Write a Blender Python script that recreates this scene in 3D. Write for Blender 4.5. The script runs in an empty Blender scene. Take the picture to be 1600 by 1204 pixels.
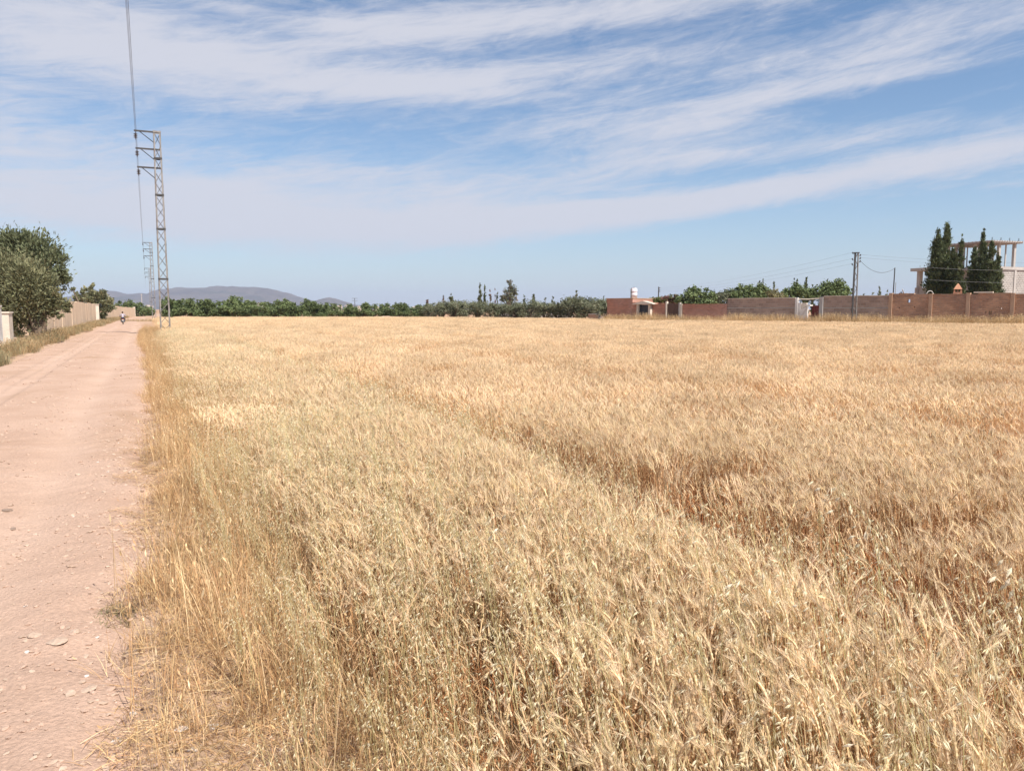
import bpy, bmesh, math, random
import numpy as np
from mathutils import Vector, Matrix

random.seed(7)
RNG = np.random.default_rng(11)
scene = bpy.context.scene
COL = scene.collection
R = math.radians

# ------------------------------------------------------------------ camera
F = 1200.0                       # focal length in photograph pixels (1600 wide)
HORIZON = 483.0
PITCH = math.atan((602 - HORIZON) / F)
EYE = 1.6
cam_d = bpy.data.cameras.new('camera')
cam_d.sensor_width = 36.0
cam_d.lens = 36.0 * F / 1600.0
cam_d.clip_start = 0.05
cam_d.clip_end = 30000
cam = bpy.data.objects.new('camera', cam_d)
COL.objects.link(cam)
cam.location = (0, 0, EYE)
cam.rotation_euler = (R(90) - PITCH, 0, 0)
scene.camera = cam

# ------------------------------------------------------------------ light
SUN_AZ, SUN_EL = R(135), R(53)   # clockwise from the viewing direction, height
to_sun = Vector((math.sin(SUN_AZ) * math.cos(SUN_EL), math.cos(SUN_AZ) * math.cos(SUN_EL), math.sin(SUN_EL)))
sun_d = bpy.data.lights.new('sun', 'SUN')
sun_d.energy = 4.6
sun_d.angle = R(0.5)
sun_d.color = (1.0, 0.94, 0.86)
sun = bpy.data.objects.new('sun', sun_d)
COL.objects.link(sun)
sun.rotation_euler = to_sun.to_track_quat('Z', 'Y').to_euler()
sun.location = (20, -10, 40)

scene.view_settings.view_transform = 'Standard'
scene.view_settings.look = 'None'
scene.view_settings.gamma = 1
scene.view_settings.use_curve_mapping = False
scene.view_settings.exposure = 0.68
scene.cycles.max_bounces = 6
scene.cycles.diffuse_bounces = 3
scene.cycles.transmission_bounces = 4
scene.cycles.transparent_max_bounces = 6
scene.cycles.volume_bounces = 0

world = bpy.data.worlds.new('World')
scene.world = world
world.use_nodes = True


def build_world():
    nt = world.node_tree
    nt.nodes.clear()
    N, L = nt.nodes.new, nt.links.new

    def val(x):
        return x

    def setin(sock, v):
        if hasattr(v, 'is_output') or hasattr(v, 'links'):
            L(v, sock)
        else:
            sock.default_value = v

    def m(op, a, b=0.0, c=None, clamp=False):
        n = N('ShaderNodeMath')
        n.operation = op
        n.use_clamp = clamp
        setin(n.inputs[0], a)
        setin(n.inputs[1], b)
        if c is not None:
            setin(n.inputs[2], c)
        return n.outputs[0]

    def smooth(x, lo, hi):
        n = N('ShaderNodeMapRange')
        n.interpolation_type = 'SMOOTHSTEP'
        setin(n.inputs['Value'], x)
        n.inputs['From Min'].default_value = lo
        n.inputs['From Max'].default_value = hi
        return n.outputs['Result']

    out = N('ShaderNodeOutputWorld')
    bg = N('ShaderNodeBackground')
    sky = N('ShaderNodeTexSky')
    sky.sky_type = 'NISHITA'
    sky.sun_disc = False
    sky.sun_elevation = SUN_EL
    sky.sun_rotation = SUN_AZ
    sky.altitude = 600
    sky.air_density = 1.0
    sky.dust_density = 0.8
    sky.ozone_density = 1.8
    tc = N('ShaderNodeTexCoord')
    sep = N('ShaderNodeSeparateXYZ')
    L(tc.outputs['Generated'], sep.inputs[0])
    X, Y, Z = sep.outputs
    az = m('ARCTAN2', X, Y)
    el = m('ARCSINE', Z)

    def noise(sx, sy, tilt, scale, detail, rough, dist=0.0, off=0.0):
        a = m('ADD', m('MULTIPLY', az, math.cos(tilt)), m('MULTIPLY', el, math.sin(tilt)))
        b = m('SUBTRACT', m('MULTIPLY', el, math.cos(tilt)), m('MULTIPLY', az, math.sin(tilt)))
        cmb = N('ShaderNodeCombineXYZ')
        L(m('MULTIPLY', a, sx), cmb.inputs[0])
        L(m('MULTIPLY', b, sy), cmb.inputs[1])
        cmb.inputs[2].default_value = off
        n = N('ShaderNodeTexNoise')
        n.inputs['Scale'].default_value = scale
        n.inputs['Detail'].default_value = detail
        n.inputs['Roughness'].default_value = rough
        n.inputs['Distortion'].default_value = dist
        L(cmb.outputs[0], n.inputs['Vector'])
        return n.outputs['Fac']

    streak = noise(1.0, 5.5, R(7), 4.2, 9, 0.62, 0.6, 3.1)
    fine = noise(1.0, 4.2, R(9), 13.0, 11, 0.70, 1.2, 7.7)
    fibre = noise(1.0, 13.0, R(8), 10.0, 10, 0.72, 0.5, 11.9)
    broad = noise(1.0, 3.2, R(4), 2.0, 4, 0.5, 0.3, 1.3)
    # bands of cirrus: (azimuth px, height px, half length, half width, slope, strength)
    bands = [(60, 265, 520, 80, 0.10, .66), (330, 345, 420, 36, 0.03, .66), (700, 300, 260, 48, -.02, .55),
             (1180, 302, 430, 22, -.135, .95), (800, 345, 300, 20, -.06, .55), (1560, 248, 150, 30, -.12, .6),
             (1060, 208, 170, 22, -.06, .50), (1010, 250, 160, 26, -.05, .42), (1330, 225, 300, 16, -.07, .42),
             (1480, 62, 300, 46, -.13, .62), (1330, 140, 300, 13, -.06, .50), (720, 60, 420, 50, -.02, .42),
             (900, 120, 260, 22, -.09, .50), (640, 150, 260, 20, .03, .34), (120, 80, 320, 80, .05, .58),
             (430, 120, 320, 46, .05, .46), (1050, 20, 420, 30, -.06, .55), (950, 200, 300, 60, -.04, .22), (450, 45, 200, 12, .05, .25)]
    env = None
    for px, py, sx, sy, slope, amp in bands:
        a0 = math.atan((px - 800) / F)
        e0 = math.atan((HORIZON - py) / F * math.cos(a0))
        da = m('SUBTRACT', az, a0)
        de = m('SUBTRACT', m('SUBTRACT', el, e0), m('MULTIPLY', da, -slope))
        q = m('ADD', m('POWER', m('ABSOLUTE', m('DIVIDE', da, sx / F)), 2.0),
              m('POWER', m('ABSOLUTE', m('DIVIDE', de, sy / F)), 2.0))
        g = m('MULTIPLY', m('EXPONENT', m('MULTIPLY', q, -1.0)), amp)
        env = g if env is None else m('ADD', env, g)
    # the rest of the sky carries the same kind of cloud, left to the noise
    away = smooth(m('ABSOLUTE', az), 0.62, 0.95)
    high = smooth(el, 0.42, 0.62)
    rest = m('MULTIPLY', m('MAXIMUM', away, high), 0.45)
    env = m('ADD', env, rest)
    d = m('ADD', env, m('MULTIPLY', m('SUBTRACT', streak, 0.5), 1.35))
    d = m('ADD', d, m('MULTIPLY', m('SUBTRACT', fine, 0.5), 0.85))
    d = m('ADD', d, m('MULTIPLY', m('SUBTRACT', fibre, 0.5), 0.50))
    d = m('ADD', d, m('MULTIPLY', m('SUBTRACT', broad, 0.5), 0.5))
    low = smooth(el, 0.015, 0.10)
    dens = m('MULTIPLY', smooth(d, 0.06, 0.98), low)
    dens = m('MULTIPLY', dens, 0.90)
    skyc = N('ShaderNodeVectorMath')
    skyc.operation = 'MULTIPLY'
    L(sky.outputs[0], skyc.inputs[0])
    skyc.inputs[1].default_value = (0.80, 0.92, 0.99)
    mix = N('ShaderNodeMix')
    mix.data_type = 'RGBA'
    L(dens, mix.inputs['Factor'])
    L(skyc.outputs[0], mix.inputs['A'])
    mix.inputs['B'].default_value = (5.2, 5.25, 5.8, 1)
    # dusty veil low over the plain, the same all round
    veil = m('MULTIPLY', m('EXPONENT', m('MULTIPLY', m('MAXIMUM', el, 0.0), -11.0)), 0.80)
    mv = N('ShaderNodeMix')
    mv.data_type = 'RGBA'
    L(veil, mv.inputs['Factor'])
    L(mix.outputs['Result'], mv.inputs['A'])
    mv.inputs['B'].default_value = (4.2, 4.35, 5.05, 1)
    L(mv.outputs['Result'], bg.inputs['Color'])
    bg.inputs['Strength'].default_value = 0.085
    L(bg.outputs[0], out.inputs[0])


build_world()

# ------------------------------------------------------------------ helpers
THETA = math.atan(570 * math.cos(PITCH) / F)      # the road leaves to the left of the view
RD = np.array([-math.sin(THETA), math.cos(THETA)])
RN = np.array([math.cos(THETA), math.sin(THETA)])


def road_pt(s, t):
    return s * RD + t * RN


def zat(py, D):
    return EYE + D * math.tan(math.atan((602 - py) / F) - PITCH)


def at(px, D, z=0.0):
    """Ground position straight out at distance D (along the view) seen at column px."""
    dc = D * math.cos(PITCH) - (z - EYE) * math.sin(PITCH)
    return ((px - 800) / F * dc, D)


def tag(o, label=None, cat=None, group=None, kind=None):
    if label:
        o['label'] = label
    if cat:
        o['category'] = cat
    if group:
        o['group'] = group
    if kind:
        o['kind'] = kind
    return o


def empty(name, loc=(0, 0, 0), rz=0.0, label=None, cat=None, group=None):
    o = bpy.data.objects.new(name, None)
    o.empty_display_size = 0.3
    COL.objects.link(o)
    o.location = loc
    o.rotation_euler = (0, 0, rz)
    return tag(o, label, cat, group)


def link_mesh(name, me, m=None, parent=None):
    o = bpy.data.objects.new(name, me)
    if m is not None and len(me.materials) == 0:
        me.materials.append(m)
    COL.objects.link(o)
    if parent is not None:
        o.parent = parent
    return o


def obj_from(name, verts, faces, m, parent=None, cols=None, smooth=False):
    me = mesh_from(name, verts, faces, cols, smooth)
    return link_mesh(name, me, m, parent)


def mesh_from(name, verts, faces, cols=None, smooth=False):
    me = bpy.data.meshes.new(name)
    me.from_pydata(verts if isinstance(verts, list) else verts.tolist(), [], faces if isinstance(faces, list) else faces.tolist())
    if cols is not None:
        a = me.attributes.new('col', 'FLOAT_COLOR', 'POINT')
        c = np.ones((len(cols), 4), dtype=np.float32)
        c[:, :3] = np.asarray(cols)[:, :3]
        a.data.foreach_set('color', c.ravel())
    if smooth:
        me.polygons.foreach_set('use_smooth', [True] * len(me.polygons))
    me.update()
    return me


def grid_mesh(name, P, smooth=True):
    """P: (n, m, 3) array of points -> quad sheet."""
    n, mm = P.shape[:2]
    i = np.arange(n * mm).reshape(n, mm)
    f = np.stack([i[:-1, :-1], i[1:, :-1], i[1:, 1:], i[:-1, 1:]], -1).reshape(-1, 4)
    me = bpy.data.meshes.new(name)
    v = P.reshape(-1, 3).astype(np.float32)
    me.vertices.add(len(v))
    me.vertices.foreach_set('co', v.ravel())
    me.loops.add(f.size)
    me.loops.foreach_set('vertex_index', f.ravel().astype(np.int32))
    me.polygons.add(len(f))
    me.polygons.foreach_set('loop_start', np.arange(0, f.size, 4, dtype=np.int32))
    me.polygons.foreach_set('use_smooth', np.full(len(f), smooth))
    me.update(calc_edges=True)
    return me


class MB:
    """Collects boxes, bars, tubes and lathes into one mesh."""

    def __init__(self):
        self.v, self.f, self.c = [], [], []
        self.col = (1, 1, 1)

    def add(self, vs, fs):
        b = len(self.v)
        self.v += [tuple(v) for v in vs]
        self.c += [self.col] * len(vs)
        self.f += [tuple(i + b for i in f) for f in fs]

    def box(self, x0, x1, y0, y1, z0, z1):
        self.add([(x0, y0, z0), (x1, y0, z0), (x1, y1, z0), (x0, y1, z0), (x0, y0, z1), (x1, y0, z1), (x1, y1, z1), (x0, y1, z1)],
                 [(3, 2, 1, 0), (4, 5, 6, 7), (0, 1, 5, 4), (1, 2, 6, 5), (2, 3, 7, 6), (3, 0, 4, 7)])
        return self

    def prism(self, pts, y0, y1):
        """Outline in x,z extruded along y."""
        n = len(pts)
        self.add([(x, y0, z) for x, z in pts] + [(x, y1, z) for x, z in pts],
                 [tuple(range(n)), tuple(range(2 * n - 1, n - 1, -1))] + [(i + n, (i + 1) % n + n, (i + 1) % n, i) for i in range(n)])
        return self

    def tube(self, pts, rad, sides=6, cap=True):
        pts = [Vector(p) for p in pts]
        if not hasattr(rad, '__len__'):
            rad = [rad] * len(pts)
        b = len(self.v)
        ref = Vector((0.13, 0.21, 0.97))
        for i, p in enumerate(pts):
            d = (pts[min(i + 1, len(pts) - 1)] - pts[max(i - 1, 0)])
            d = d.normalized() if d.length > 1e-9 else Vector((0, 0, 1))
            r = ref if abs(d.dot(ref)) < 0.95 else Vector((1, 0.1, 0))
            u = d.cross(r).normalized()
            w = d.cross(u)
            for k in range(sides):
                a = 2 * math.pi * k / sides
                self.v.append(tuple(p + (u * math.cos(a) + w * math.sin(a)) * rad[i]))
                self.c.append(self.col)
        for i in range(len(pts) - 1):
            for k in range(sides):
                k2 = (k + 1) % sides
                self.f.append((b + i * sides + k, b + i * sides + k2, b + (i + 1) * sides + k2, b + (i + 1) * sides + k))
        if cap:
            self.f.append(tuple(b + k for k in range(sides))[::-1])
            e = b + (len(pts) - 1) * sides
            self.f.append(tuple(e + k for k in range(sides)))
        return self

    def lathe(self, prof, c=(0, 0, 0), n=14):
        b = len(self.v)
        for r, z in prof:
            for k in range(n):
                a = 2 * math.pi * k / n
                self.v.append((c[0] + r * math.cos(a), c[1] + r * math.sin(a), c[2] + z))
                self.c.append(self.col)
        for i in range(len(prof) - 1):
            for k in range(n):
                k2 = (k + 1) % n
                self.f.append((b + i * n + k, b + i * n + k2, b + (i + 1) * n + k2, b + (i + 1) * n + k))
        self.f.append(tuple(b + k for k in range(n))[::-1])
        e = b + (len(prof) - 1) * n
        self.f.append(tuple(e + k for k in range(n)))
        return self

    def ribbon(self, pts, widths, side):
        b = len(self.v)
        side = Vector(side)
        for p, w in zip(pts, widths):
            p = Vector(p)
            self.v += [tuple(p - side * w / 2), tuple(p + side * w / 2)]
            self.c += [self.col, self.col]
        for i in range(len(pts) - 1):
            self.f.append((b + 2 * i, b + 2 * i + 1, b + 2 * i + 3, b + 2 * i + 2))
        return self

    def mesh(self, name, smooth=False, cols=False):
        return mesh_from(name, self.v, self.f, self.c if cols else None, smooth)

    def build(self, name, m, parent=None, smooth=False, cols=False):
        return link_mesh(name, self.mesh(name, smooth, cols), m, parent)


def copy_tree(o, parent=None):
    c = o.copy()
    COL.objects.link(c)
    if parent is not None:
        c.parent = parent
    for ch in list(o.children):
        copy_tree(ch, c)
    return c


ORD = ['first', 'second', 'third', 'fourth', 'fifth', 'sixth', 'seventh', 'eighth', 'ninth', 'tenth', 'eleventh', 'twelfth',
       'thirteenth', 'fourteenth', 'fifteenth', 'sixteenth', 'seventeenth', 'eighteenth', 'nineteenth', 'twentieth']


# numpy value noise -------------------------------------------------
_PERM = np.random.default_rng(3).random((256, 256))


def vnoise(x, y):
    xi, yi = np.floor(x).astype(int), np.floor(y).astype(int)
    fx, fy = x - xi, y - yi
    fx, fy = fx * fx * (3 - 2 * fx), fy * fy * (3 - 2 * fy)
    a = _PERM[xi & 255, yi & 255]
    b = _PERM[(xi + 1) & 255, yi & 255]
    c = _PERM[xi & 255, (yi + 1) & 255]
    d = _PERM[(xi + 1) & 255, (yi + 1) & 255]
    return (a * (1 - fx) + b * fx) * (1 - fy) + (c * (1 - fx) + d * fx) * fy


def fbm(x, y, o=4, g=0.5):
    r, a, t = 0.0, 1.0, 0.0
    for k in range(o):
        r = r + a * vnoise(x * 2 ** k + 17.3 * k, y * 2 ** k + 5.9 * k)
        t += a
        a *= g
    return r / t


# ------------------------------------------------------------------ materials
def new_mat(name):
    m = bpy.data.materials.new(name)
    m.use_nodes = True
    nt = m.node_tree
    nt.nodes.clear()
    out = nt.nodes.new('ShaderNodeOutputMaterial')
    return m, nt, out


def noise_node(nt, vec, scale, detail=5, rough=0.6, dist=0.0):
    n = nt.nodes.new('ShaderNodeTexNoise')
    n.inputs['Scale'].default_value = scale
    n.inputs['Detail'].default_value = detail
    n.inputs['Roughness'].default_value = rough
    n.inputs['Distortion'].default_value = dist
    nt.links.new(vec, n.inputs['Vector'])
    return n.outputs['Fac']


def ramp(nt, fac, stops):
    r = nt.nodes.new('ShaderNodeValToRGB')
    e = r.color_ramp.elements
    while len(e) < len(stops):
        e.new(0.5)
    for k, (p, c) in enumerate(stops):
        e[k].position = p
        e[k].color = (*c, 1) if len(c) == 3 else c
    nt.links.new(fac, r.inputs[0])
    return r.outputs[0]


def mixc(nt, fac, a, b, mode='MIX'):
    n = nt.nodes.new('ShaderNodeMix')
    n.data_type = 'RGBA'
    n.blend_type = mode
    for s, v in ((n.inputs['Factor'], fac), (n.inputs['A'], a), (n.inputs['B'], b)):
        if hasattr(v, 'links'):
            nt.links.new(v, s)
        else:
            s.default_value = v if not isinstance(v, tuple) or len(v) == 4 else (*v, 1)
    return n.outputs['Result']


def surf(name, c1, c2, scale=2.0, rough=0.85, bump=0.3, bscale=20.0, spec=0.3, metal=0.0, c3=None, fine=60.0, coord='position', brick=None, bdist=0.02, attr=None):
    """Weathered surface: two tones mixed by noise, fine grain, optional brick courses."""
    m, nt, out = new_mat(name)
    L = nt.links.new
    p = nt.nodes.new('ShaderNodeBsdfPrincipled')
    p.inputs['Roughness'].default_value = rough
    p.inputs['Specular IOR Level'].default_value = spec
    p.inputs['Metallic'].default_value = metal
    if coord == 'position':
        g = nt.nodes.new('ShaderNodeNewGeometry')
        vec = g.outputs['Position']
    else:
        g = nt.nodes.new('ShaderNodeTexCoord')
        vec = g.outputs['Object']
    f = noise_node(nt, vec, scale, 6, 0.65)
    c = ramp(nt, f, [(0.3, c1), (0.7, c2)])
    f2 = noise_node(nt, vec, fine, 3, 0.6)
    c = mixc(nt, 0.35, c, ramp(nt, f2, [(0.3, (0.55, 0.55, 0.55)), (0.7, (1.35, 1.35, 1.35))]), 'MULTIPLY')
    if c3 is not None:
        f3 = noise_node(nt, vec, scale * 0.37, 5, 0.7, 1.0)
        c = mixc(nt, ramp(nt, f3, [(0.52, (0, 0, 0)), (0.66, (1, 1, 1))]), c, c3)
    if attr:
        an = nt.nodes.new('ShaderNodeAttribute')
        an.attribute_name = attr[0]
        ca = ramp(nt, f, [(0.3, attr[1]), (0.7, attr[2])])
        ca = mixc(nt, 0.3, ca, ramp(nt, f2, [(0.3, (0.6, 0.6, 0.6)), (0.7, (1.3, 1.3, 1.3))]), 'MULTIPLY')
        c = mixc(nt, an.outputs['Fac'], ca, c)
    h = noise_node(nt, vec, bscale, 6, 0.65)
    if brick:
        bw, bh, mort, mcol = brick
        tc = nt.nodes.new('ShaderNodeTexCoord')
        sp = nt.nodes.new('ShaderNodeSeparateXYZ')
        L(tc.outputs['Object'], sp.inputs[0])
        ad = nt.nodes.new('ShaderNodeMath')
        L(sp.outputs[0], ad.inputs[0])
        L(sp.outputs[1], ad.inputs[1])
        cb = nt.nodes.new('ShaderNodeCombineXYZ')
        L(ad.outputs[0], cb.inputs[0])
        L(sp.outputs[2], cb.inputs[1])
        bt = nt.nodes.new('ShaderNodeTexBrick')
        L(cb.outputs[0], bt.inputs['Vector'])
        bt.inputs['Scale'].default_value = 1.0
        bt.inputs['Brick Width'].default_value = bw
        bt.inputs['Row Height'].default_value = bh
        bt.inputs['Mortar Size'].default_value = mort
        bt.inputs['Mortar Smooth'].default_value = 0.3
        bt.inputs['Bias'].default_value = 0.0
        bt.inputs['Color1'].default_value = (0.82, 0.82, 0.82, 1)
        bt.inputs['Color2'].default_value = (1.12, 1.12, 1.12, 1)
        bt.inputs['Mortar'].default_value = (1, 1, 1, 1)
        c = mixc(nt, 1.0, c, bt.outputs['Color'], 'MULTIPLY')
        c = mixc(nt, bt.outputs['Fac'], c, mcol)
        mm = nt.nodes.new('ShaderNodeMath')
        mm.operation = 'MULTIPLY_ADD'
        L(bt.outputs['Fac'], mm.inputs[0])
        mm.inputs[1].default_value = -1.0
        L(h, mm.inputs[2])
        h = mm.outputs[0]
    L(c, p.inputs['Base Color'])
    if bump:
        b = nt.nodes.new('ShaderNodeBump')
        b.inputs['Strength'].default_value = bump
        b.inputs['Distance'].default_value = bdist
        L(h, b.inputs['Height'])
        L(b.outputs[0], p.inputs['Normal'])
    L(p.outputs[0], out.inputs[0])
    return m


def plant_mat(name, tint, trans=0.3, var=0.25, patch=None, rough=0.7, spec=0.2, pscale=0.5):
    """Leaf and straw material: colour from the 'col' attribute, varied per instance and by place."""
    m, nt, out = new_mat(name)
    L = nt.links.new
    at_ = nt.nodes.new('ShaderNodeAttribute')
    at_.attribute_name = 'col'
    oi = nt.nodes.new('ShaderNodeObjectInfo')
    c = mixc(nt, 1.0, at_.outputs['Color'], tint, 'MULTIPLY')
    c = mixc(nt, 1.0, c, ramp(nt, oi.outputs['Random'], [(0, (1 - var, 1 - var * 1.1, 1 - var * 1.3)), (1, (1 + var, 1 + var, 1 + var))]), 'MULTIPLY')
    g = nt.nodes.new('ShaderNodeNewGeometry')
    if patch:
        f = noise_node(nt, g.outputs['Position'], pscale, 4, 0.6)
        c = mixc(nt, 1.0, c, ramp(nt, f, [(0.35, patch[0]), (0.65, patch[1])]), 'MULTIPLY')
    p = nt.nodes.new('ShaderNodeBsdfPrincipled')
    p.inputs['Roughness'].default_value = rough
    p.inputs['Specular IOR Level'].default_value = spec
    L(c, p.inputs['Base Color'])
    t = nt.nodes.new('ShaderNodeBsdfTranslucent')
    L(c, t.inputs['Color'])
    mx = nt.nodes.new('ShaderNodeMixShader')
    mx.inputs[0].default_value = trans
    L(p.outputs[0], mx.inputs[1])
    L(t.outputs[0], mx.inputs[2])
    L(mx.outputs[0], out.inputs[0])
    return m


M = {}
M['soil'] = surf('soil', (0.34, 0.20, 0.125), (0.43, 0.27, 0.17), 0.9, 0.95, 0.6, 30, 0.1, c3=(0.40, 0.27, 0.18), fine=90, attr=('tilth', (0.40, 0.27, 0.183), (0.47, 0.33, 0.233)))
M['road'] = surf('road_dust', (0.415, 0.277, 0.203), (0.495, 0.345, 0.262), 0.9, 0.95, 0.9, 38, 0.1, c3=(0.385, 0.255, 0.175), fine=55, bdist=0.02, attr=('loose', (0.475, 0.328, 0.245), (0.54, 0.385, 0.298)))
M['hill'] = surf('hill_scrub', (0.085, 0.075, 0.07), (0.13, 0.11, 0.095), 0.004, 0.95, 0, 1, 0.1, c3=(0.065, 0.065, 0.055), fine=0.02)
M['stone'] = surf('stone', (0.42, 0.305, 0.225), (0.52, 0.39, 0.30), 14, 0.85, 0.4, 60, 0.2)
M['stone_pale'] = surf('stone_pale', (0.55, 0.48, 0.42), (0.66, 0.6, 0.54), 14, 0.85, 0.4, 60, 0.2)
M['stone_dark'] = surf('stone_dark', (0.20, 0.15, 0.12), (0.30, 0.22, 0.17), 14, 0.85, 0.4, 60, 0.2)
M['galv'] = surf('galvanised_steel', (0.24, 0.225, 0.21), (0.33, 0.31, 0.29), 3, 0.6, 0.1, 30, 0.4, 0.15, c3=(0.20, 0.15, 0.12))
M['dark_steel'] = surf('dark_steel', (0.05, 0.048, 0.05), (0.09, 0.085, 0.08), 4, 0.6, 0.1, 30, 0.4, 0.2)
M['insulator'] = surf('brown_glass', (0.03, 0.02, 0.016), (0.05, 0.035, 0.03), 6, 0.2, 0, 30, 0.6)
M['wire_pale'] = surf('pale_wire', (0.30, 0.30, 0.31), (0.4, 0.4, 0.41), 6, 0.6, 0, 30, 0.4)
M['wire'] = surf('weathered_wire', (0.07, 0.07, 0.08), (0.11, 0.11, 0.12), 6, 0.6, 0, 30, 0.4)
M['panel'] = surf('cast_wall_panel', (0.62, 0.47, 0.33), (0.70, 0.55, 0.40), 0.8, 0.9, 0.3, 14, 0.2, c3=(0.56, 0.42, 0.30))
M['plaster_cream'] = surf('cream_plaster', (0.58, 0.49, 0.40), (0.68, 0.60, 0.50), 1.5, 0.9, 0.3, 18, 0.2, c3=(0.48, 0.39, 0.31))
M['plaster_white'] = surf('white_plaster', (0.66, 0.62, 0.57), (0.76, 0.73, 0.69), 1.2, 0.9, 0.3, 18, 0.2, c3=(0.55, 0.50, 0.45))
M['concrete'] = surf('concrete', (0.34, 0.31, 0.28), (0.44, 0.41, 0.37), 1.2, 0.9, 0.3, 18, 0.2, c3=(0.27, 0.24, 0.22))
M['concrete_pale'] = surf('pale_concrete', (0.40, 0.375, 0.35), (0.50, 0.47, 0.44), 1.2, 0.9, 0.3, 18, 0.2, c3=(0.33, 0.30, 0.28))
M['adobe'] = surf('adobe_brick', (0.44, 0.24, 0.15), (0.56, 0.335, 0.215), 0.5, 0.95, 0.9, 9, 0.1, c3=(0.34, 0.225, 0.165), brick=(0.42, 0.14, 0.018, (0.42, 0.275, 0.20)))
M['adobe_post'] = surf('adobe_post', (0.42, 0.275, 0.185), (0.50, 0.34, 0.24), 1.1, 0.95, 0.5, 9, 0.1)
M['grey_block'] = surf('grey_block', (0.38, 0.27, 0.21), (0.48, 0.355, 0.28), 0.5, 0.95, 0.6, 12, 0.1, c3=(0.33, 0.245, 0.20), brick=(0.42, 0.21, 0.014, (0.43, 0.335, 0.285)))
M['red_brick'] = surf('red_brick', (0.44, 0.19, 0.12), (0.56, 0.27, 0.18), 0.5, 0.95, 0.5, 12, 0.1, c3=(0.49, 0.275, 0.21), brick=(0.26, 0.105, 0.012, (0.49, 0.32, 0.26)))
M['white_block'] = surf('white_block', (0.58, 0.54, 0.50), (0.68, 0.64, 0.60), 0.9, 0.95, 0.6, 12, 0.1, c3=(0.52, 0.48, 0.44), brick=(0.45, 0.25, 0.02, (0.36, 0.33, 0.30)))
M['formwork'] = surf('formwork_board', (0.25, 0.20, 0.175), (0.34, 0.28, 0.25), 3, 0.9, 0.3, 18, 0.2)
M['rust_red'] = surf('oxide_red_door', (0.15, 0.028, 0.024), (0.20, 0.045, 0.038), 2, 0.55, 0.1, 18, 0.4)
M['door_dark'] = surf('dark_blue_grey_door', (0.035, 0.038, 0.05), (0.06, 0.065, 0.08), 3, 0.5, 0.1, 18, 0.4)
M['door_brown'] = surf('brown_gate', (0.10, 0.055, 0.038), (0.15, 0.085, 0.06), 3, 0.6, 0.1, 18, 0.4)
M['terracotta'] = surf('terracotta', (0.46, 0.22, 0.13), (0.56, 0.30, 0.19), 5, 0.9, 0.2, 18, 0.2)
M['tank_white'] = surf('tank_white', (0.66, 0.60, 0.62), (0.76, 0.71, 0.72), 1.5, 0.5, 0.1, 18, 0.4, c3=(0.55, 0.47, 0.52))
M['bark'] = surf('bark', (0.13, 0.095, 0.07), (0.20, 0.15, 0.11), 6, 0.95, 0.8, 25, 0.1)
M['rubber'] = surf('rubber', (0.02, 0.02, 0.02), (0.035, 0.034, 0.033), 8, 0.8, 0.1, 40, 0.3)
M['bike_paint'] = surf('bike_paint', (0.03, 0.03, 0.035), (0.05, 0.05, 0.055), 8, 0.35, 0, 40, 0.5)
M['chrome'] = surf('chrome', (0.55, 0.55, 0.55), (0.65, 0.65, 0.65), 8, 0.3, 0, 40, 0.5, 0.9)
M['tail_red'] = surf('tail_light', (0.30, 0.02, 0.015), (0.38, 0.03, 0.02), 8, 0.3, 0, 40, 0.5)
M['skin'] = surf('skin', (0.30, 0.17, 0.11), (0.34, 0.20, 0.13), 10, 0.6, 0, 40, 0.3)
M['hair'] = surf('hair', (0.015, 0.012, 0.01), (0.03, 0.024, 0.02), 20, 0.6, 0.2, 80, 0.3)
M['shirt'] = surf('shirt', (0.40, 0.37, 0.44), (0.48, 0.45, 0.52), 8, 0.9, 0.2, 40, 0.1)
M['trousers'] = surf('trousers', (0.03, 0.035, 0.06), (0.05, 0.055, 0.085), 8, 0.9, 0.2, 40, 0.1)
M['straw'] = plant_mat('straw', (1, 1, 1), 0.30, 0.16, ((0.95, 0.92, 0.89), (1.06, 1.06, 1.06)), pscale=0.35)
M['oat'] = plant_mat('oat_straw', (1, 1, 1), 0.35, 0.14, ((0.92, 0.90, 0.86), (1.06, 1.06, 1.06)))
M['weed'] = plant_mat('dry_weed', (1, 1, 1), 0.25, 0.25, ((0.85, 0.8, 0.75), (1.1, 1.1, 1.1)), pscale=0.8)
M['leaf'] = plant_mat('leaf', (1, 1, 1), 0.22, 0.12, None, 0.65, 0.25)


# ------------------------------------------------------------------ the setting
def smoothstep(x, a, b):
    t = np.clip((x - a) / (b - a), 0, 1)
    return t * t * (3 - 2 * t)


def road_shift(s):
    return np.where(s > 115, (np.maximum(s, 115) - 115) ** 2 * 0.00032, 0.0)


def to_road(x, y):
    s = x * RD[0] + y * RD[1]
    t = x * RN[0] + y * RN[1]
    return s, t - road_shift(s)


def road_edges(s):
    r = -0.10 - 0.10 * (1 - smoothstep(s, 3, 7)) - 0.45 * smoothstep(s, 20, 50) + 0.75 * (fbm(s * 0.8 + 3, s * 0 + 1.5, 5, 0.6) - 0.5)
    l = -3.85 + 0.35 * (fbm(s * 0.35 + 9, s * 0 + 7.5, 4) - 0.5)
    return l, r


def ground_z(x, y):
    s, t = to_road(x, y)
    l, r = road_edges(s)
    band = smoothstep(t, l - 0.25, l + 0.15) * (1 - smoothstep(t, r - 0.15, r + 0.25)) * (1 - smoothstep(s, 255, 270))
    near = 1 - smoothstep(np.hypot(x, y), 14, 40)
    h = 0.05 * (fbm(x * 1.3, y * 1.3, 3) - 0.5) + near * 0.035 * (fbm(x * 6, y * 6, 4, 0.6) - 0.5)
    return h - 0.16 * band


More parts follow.
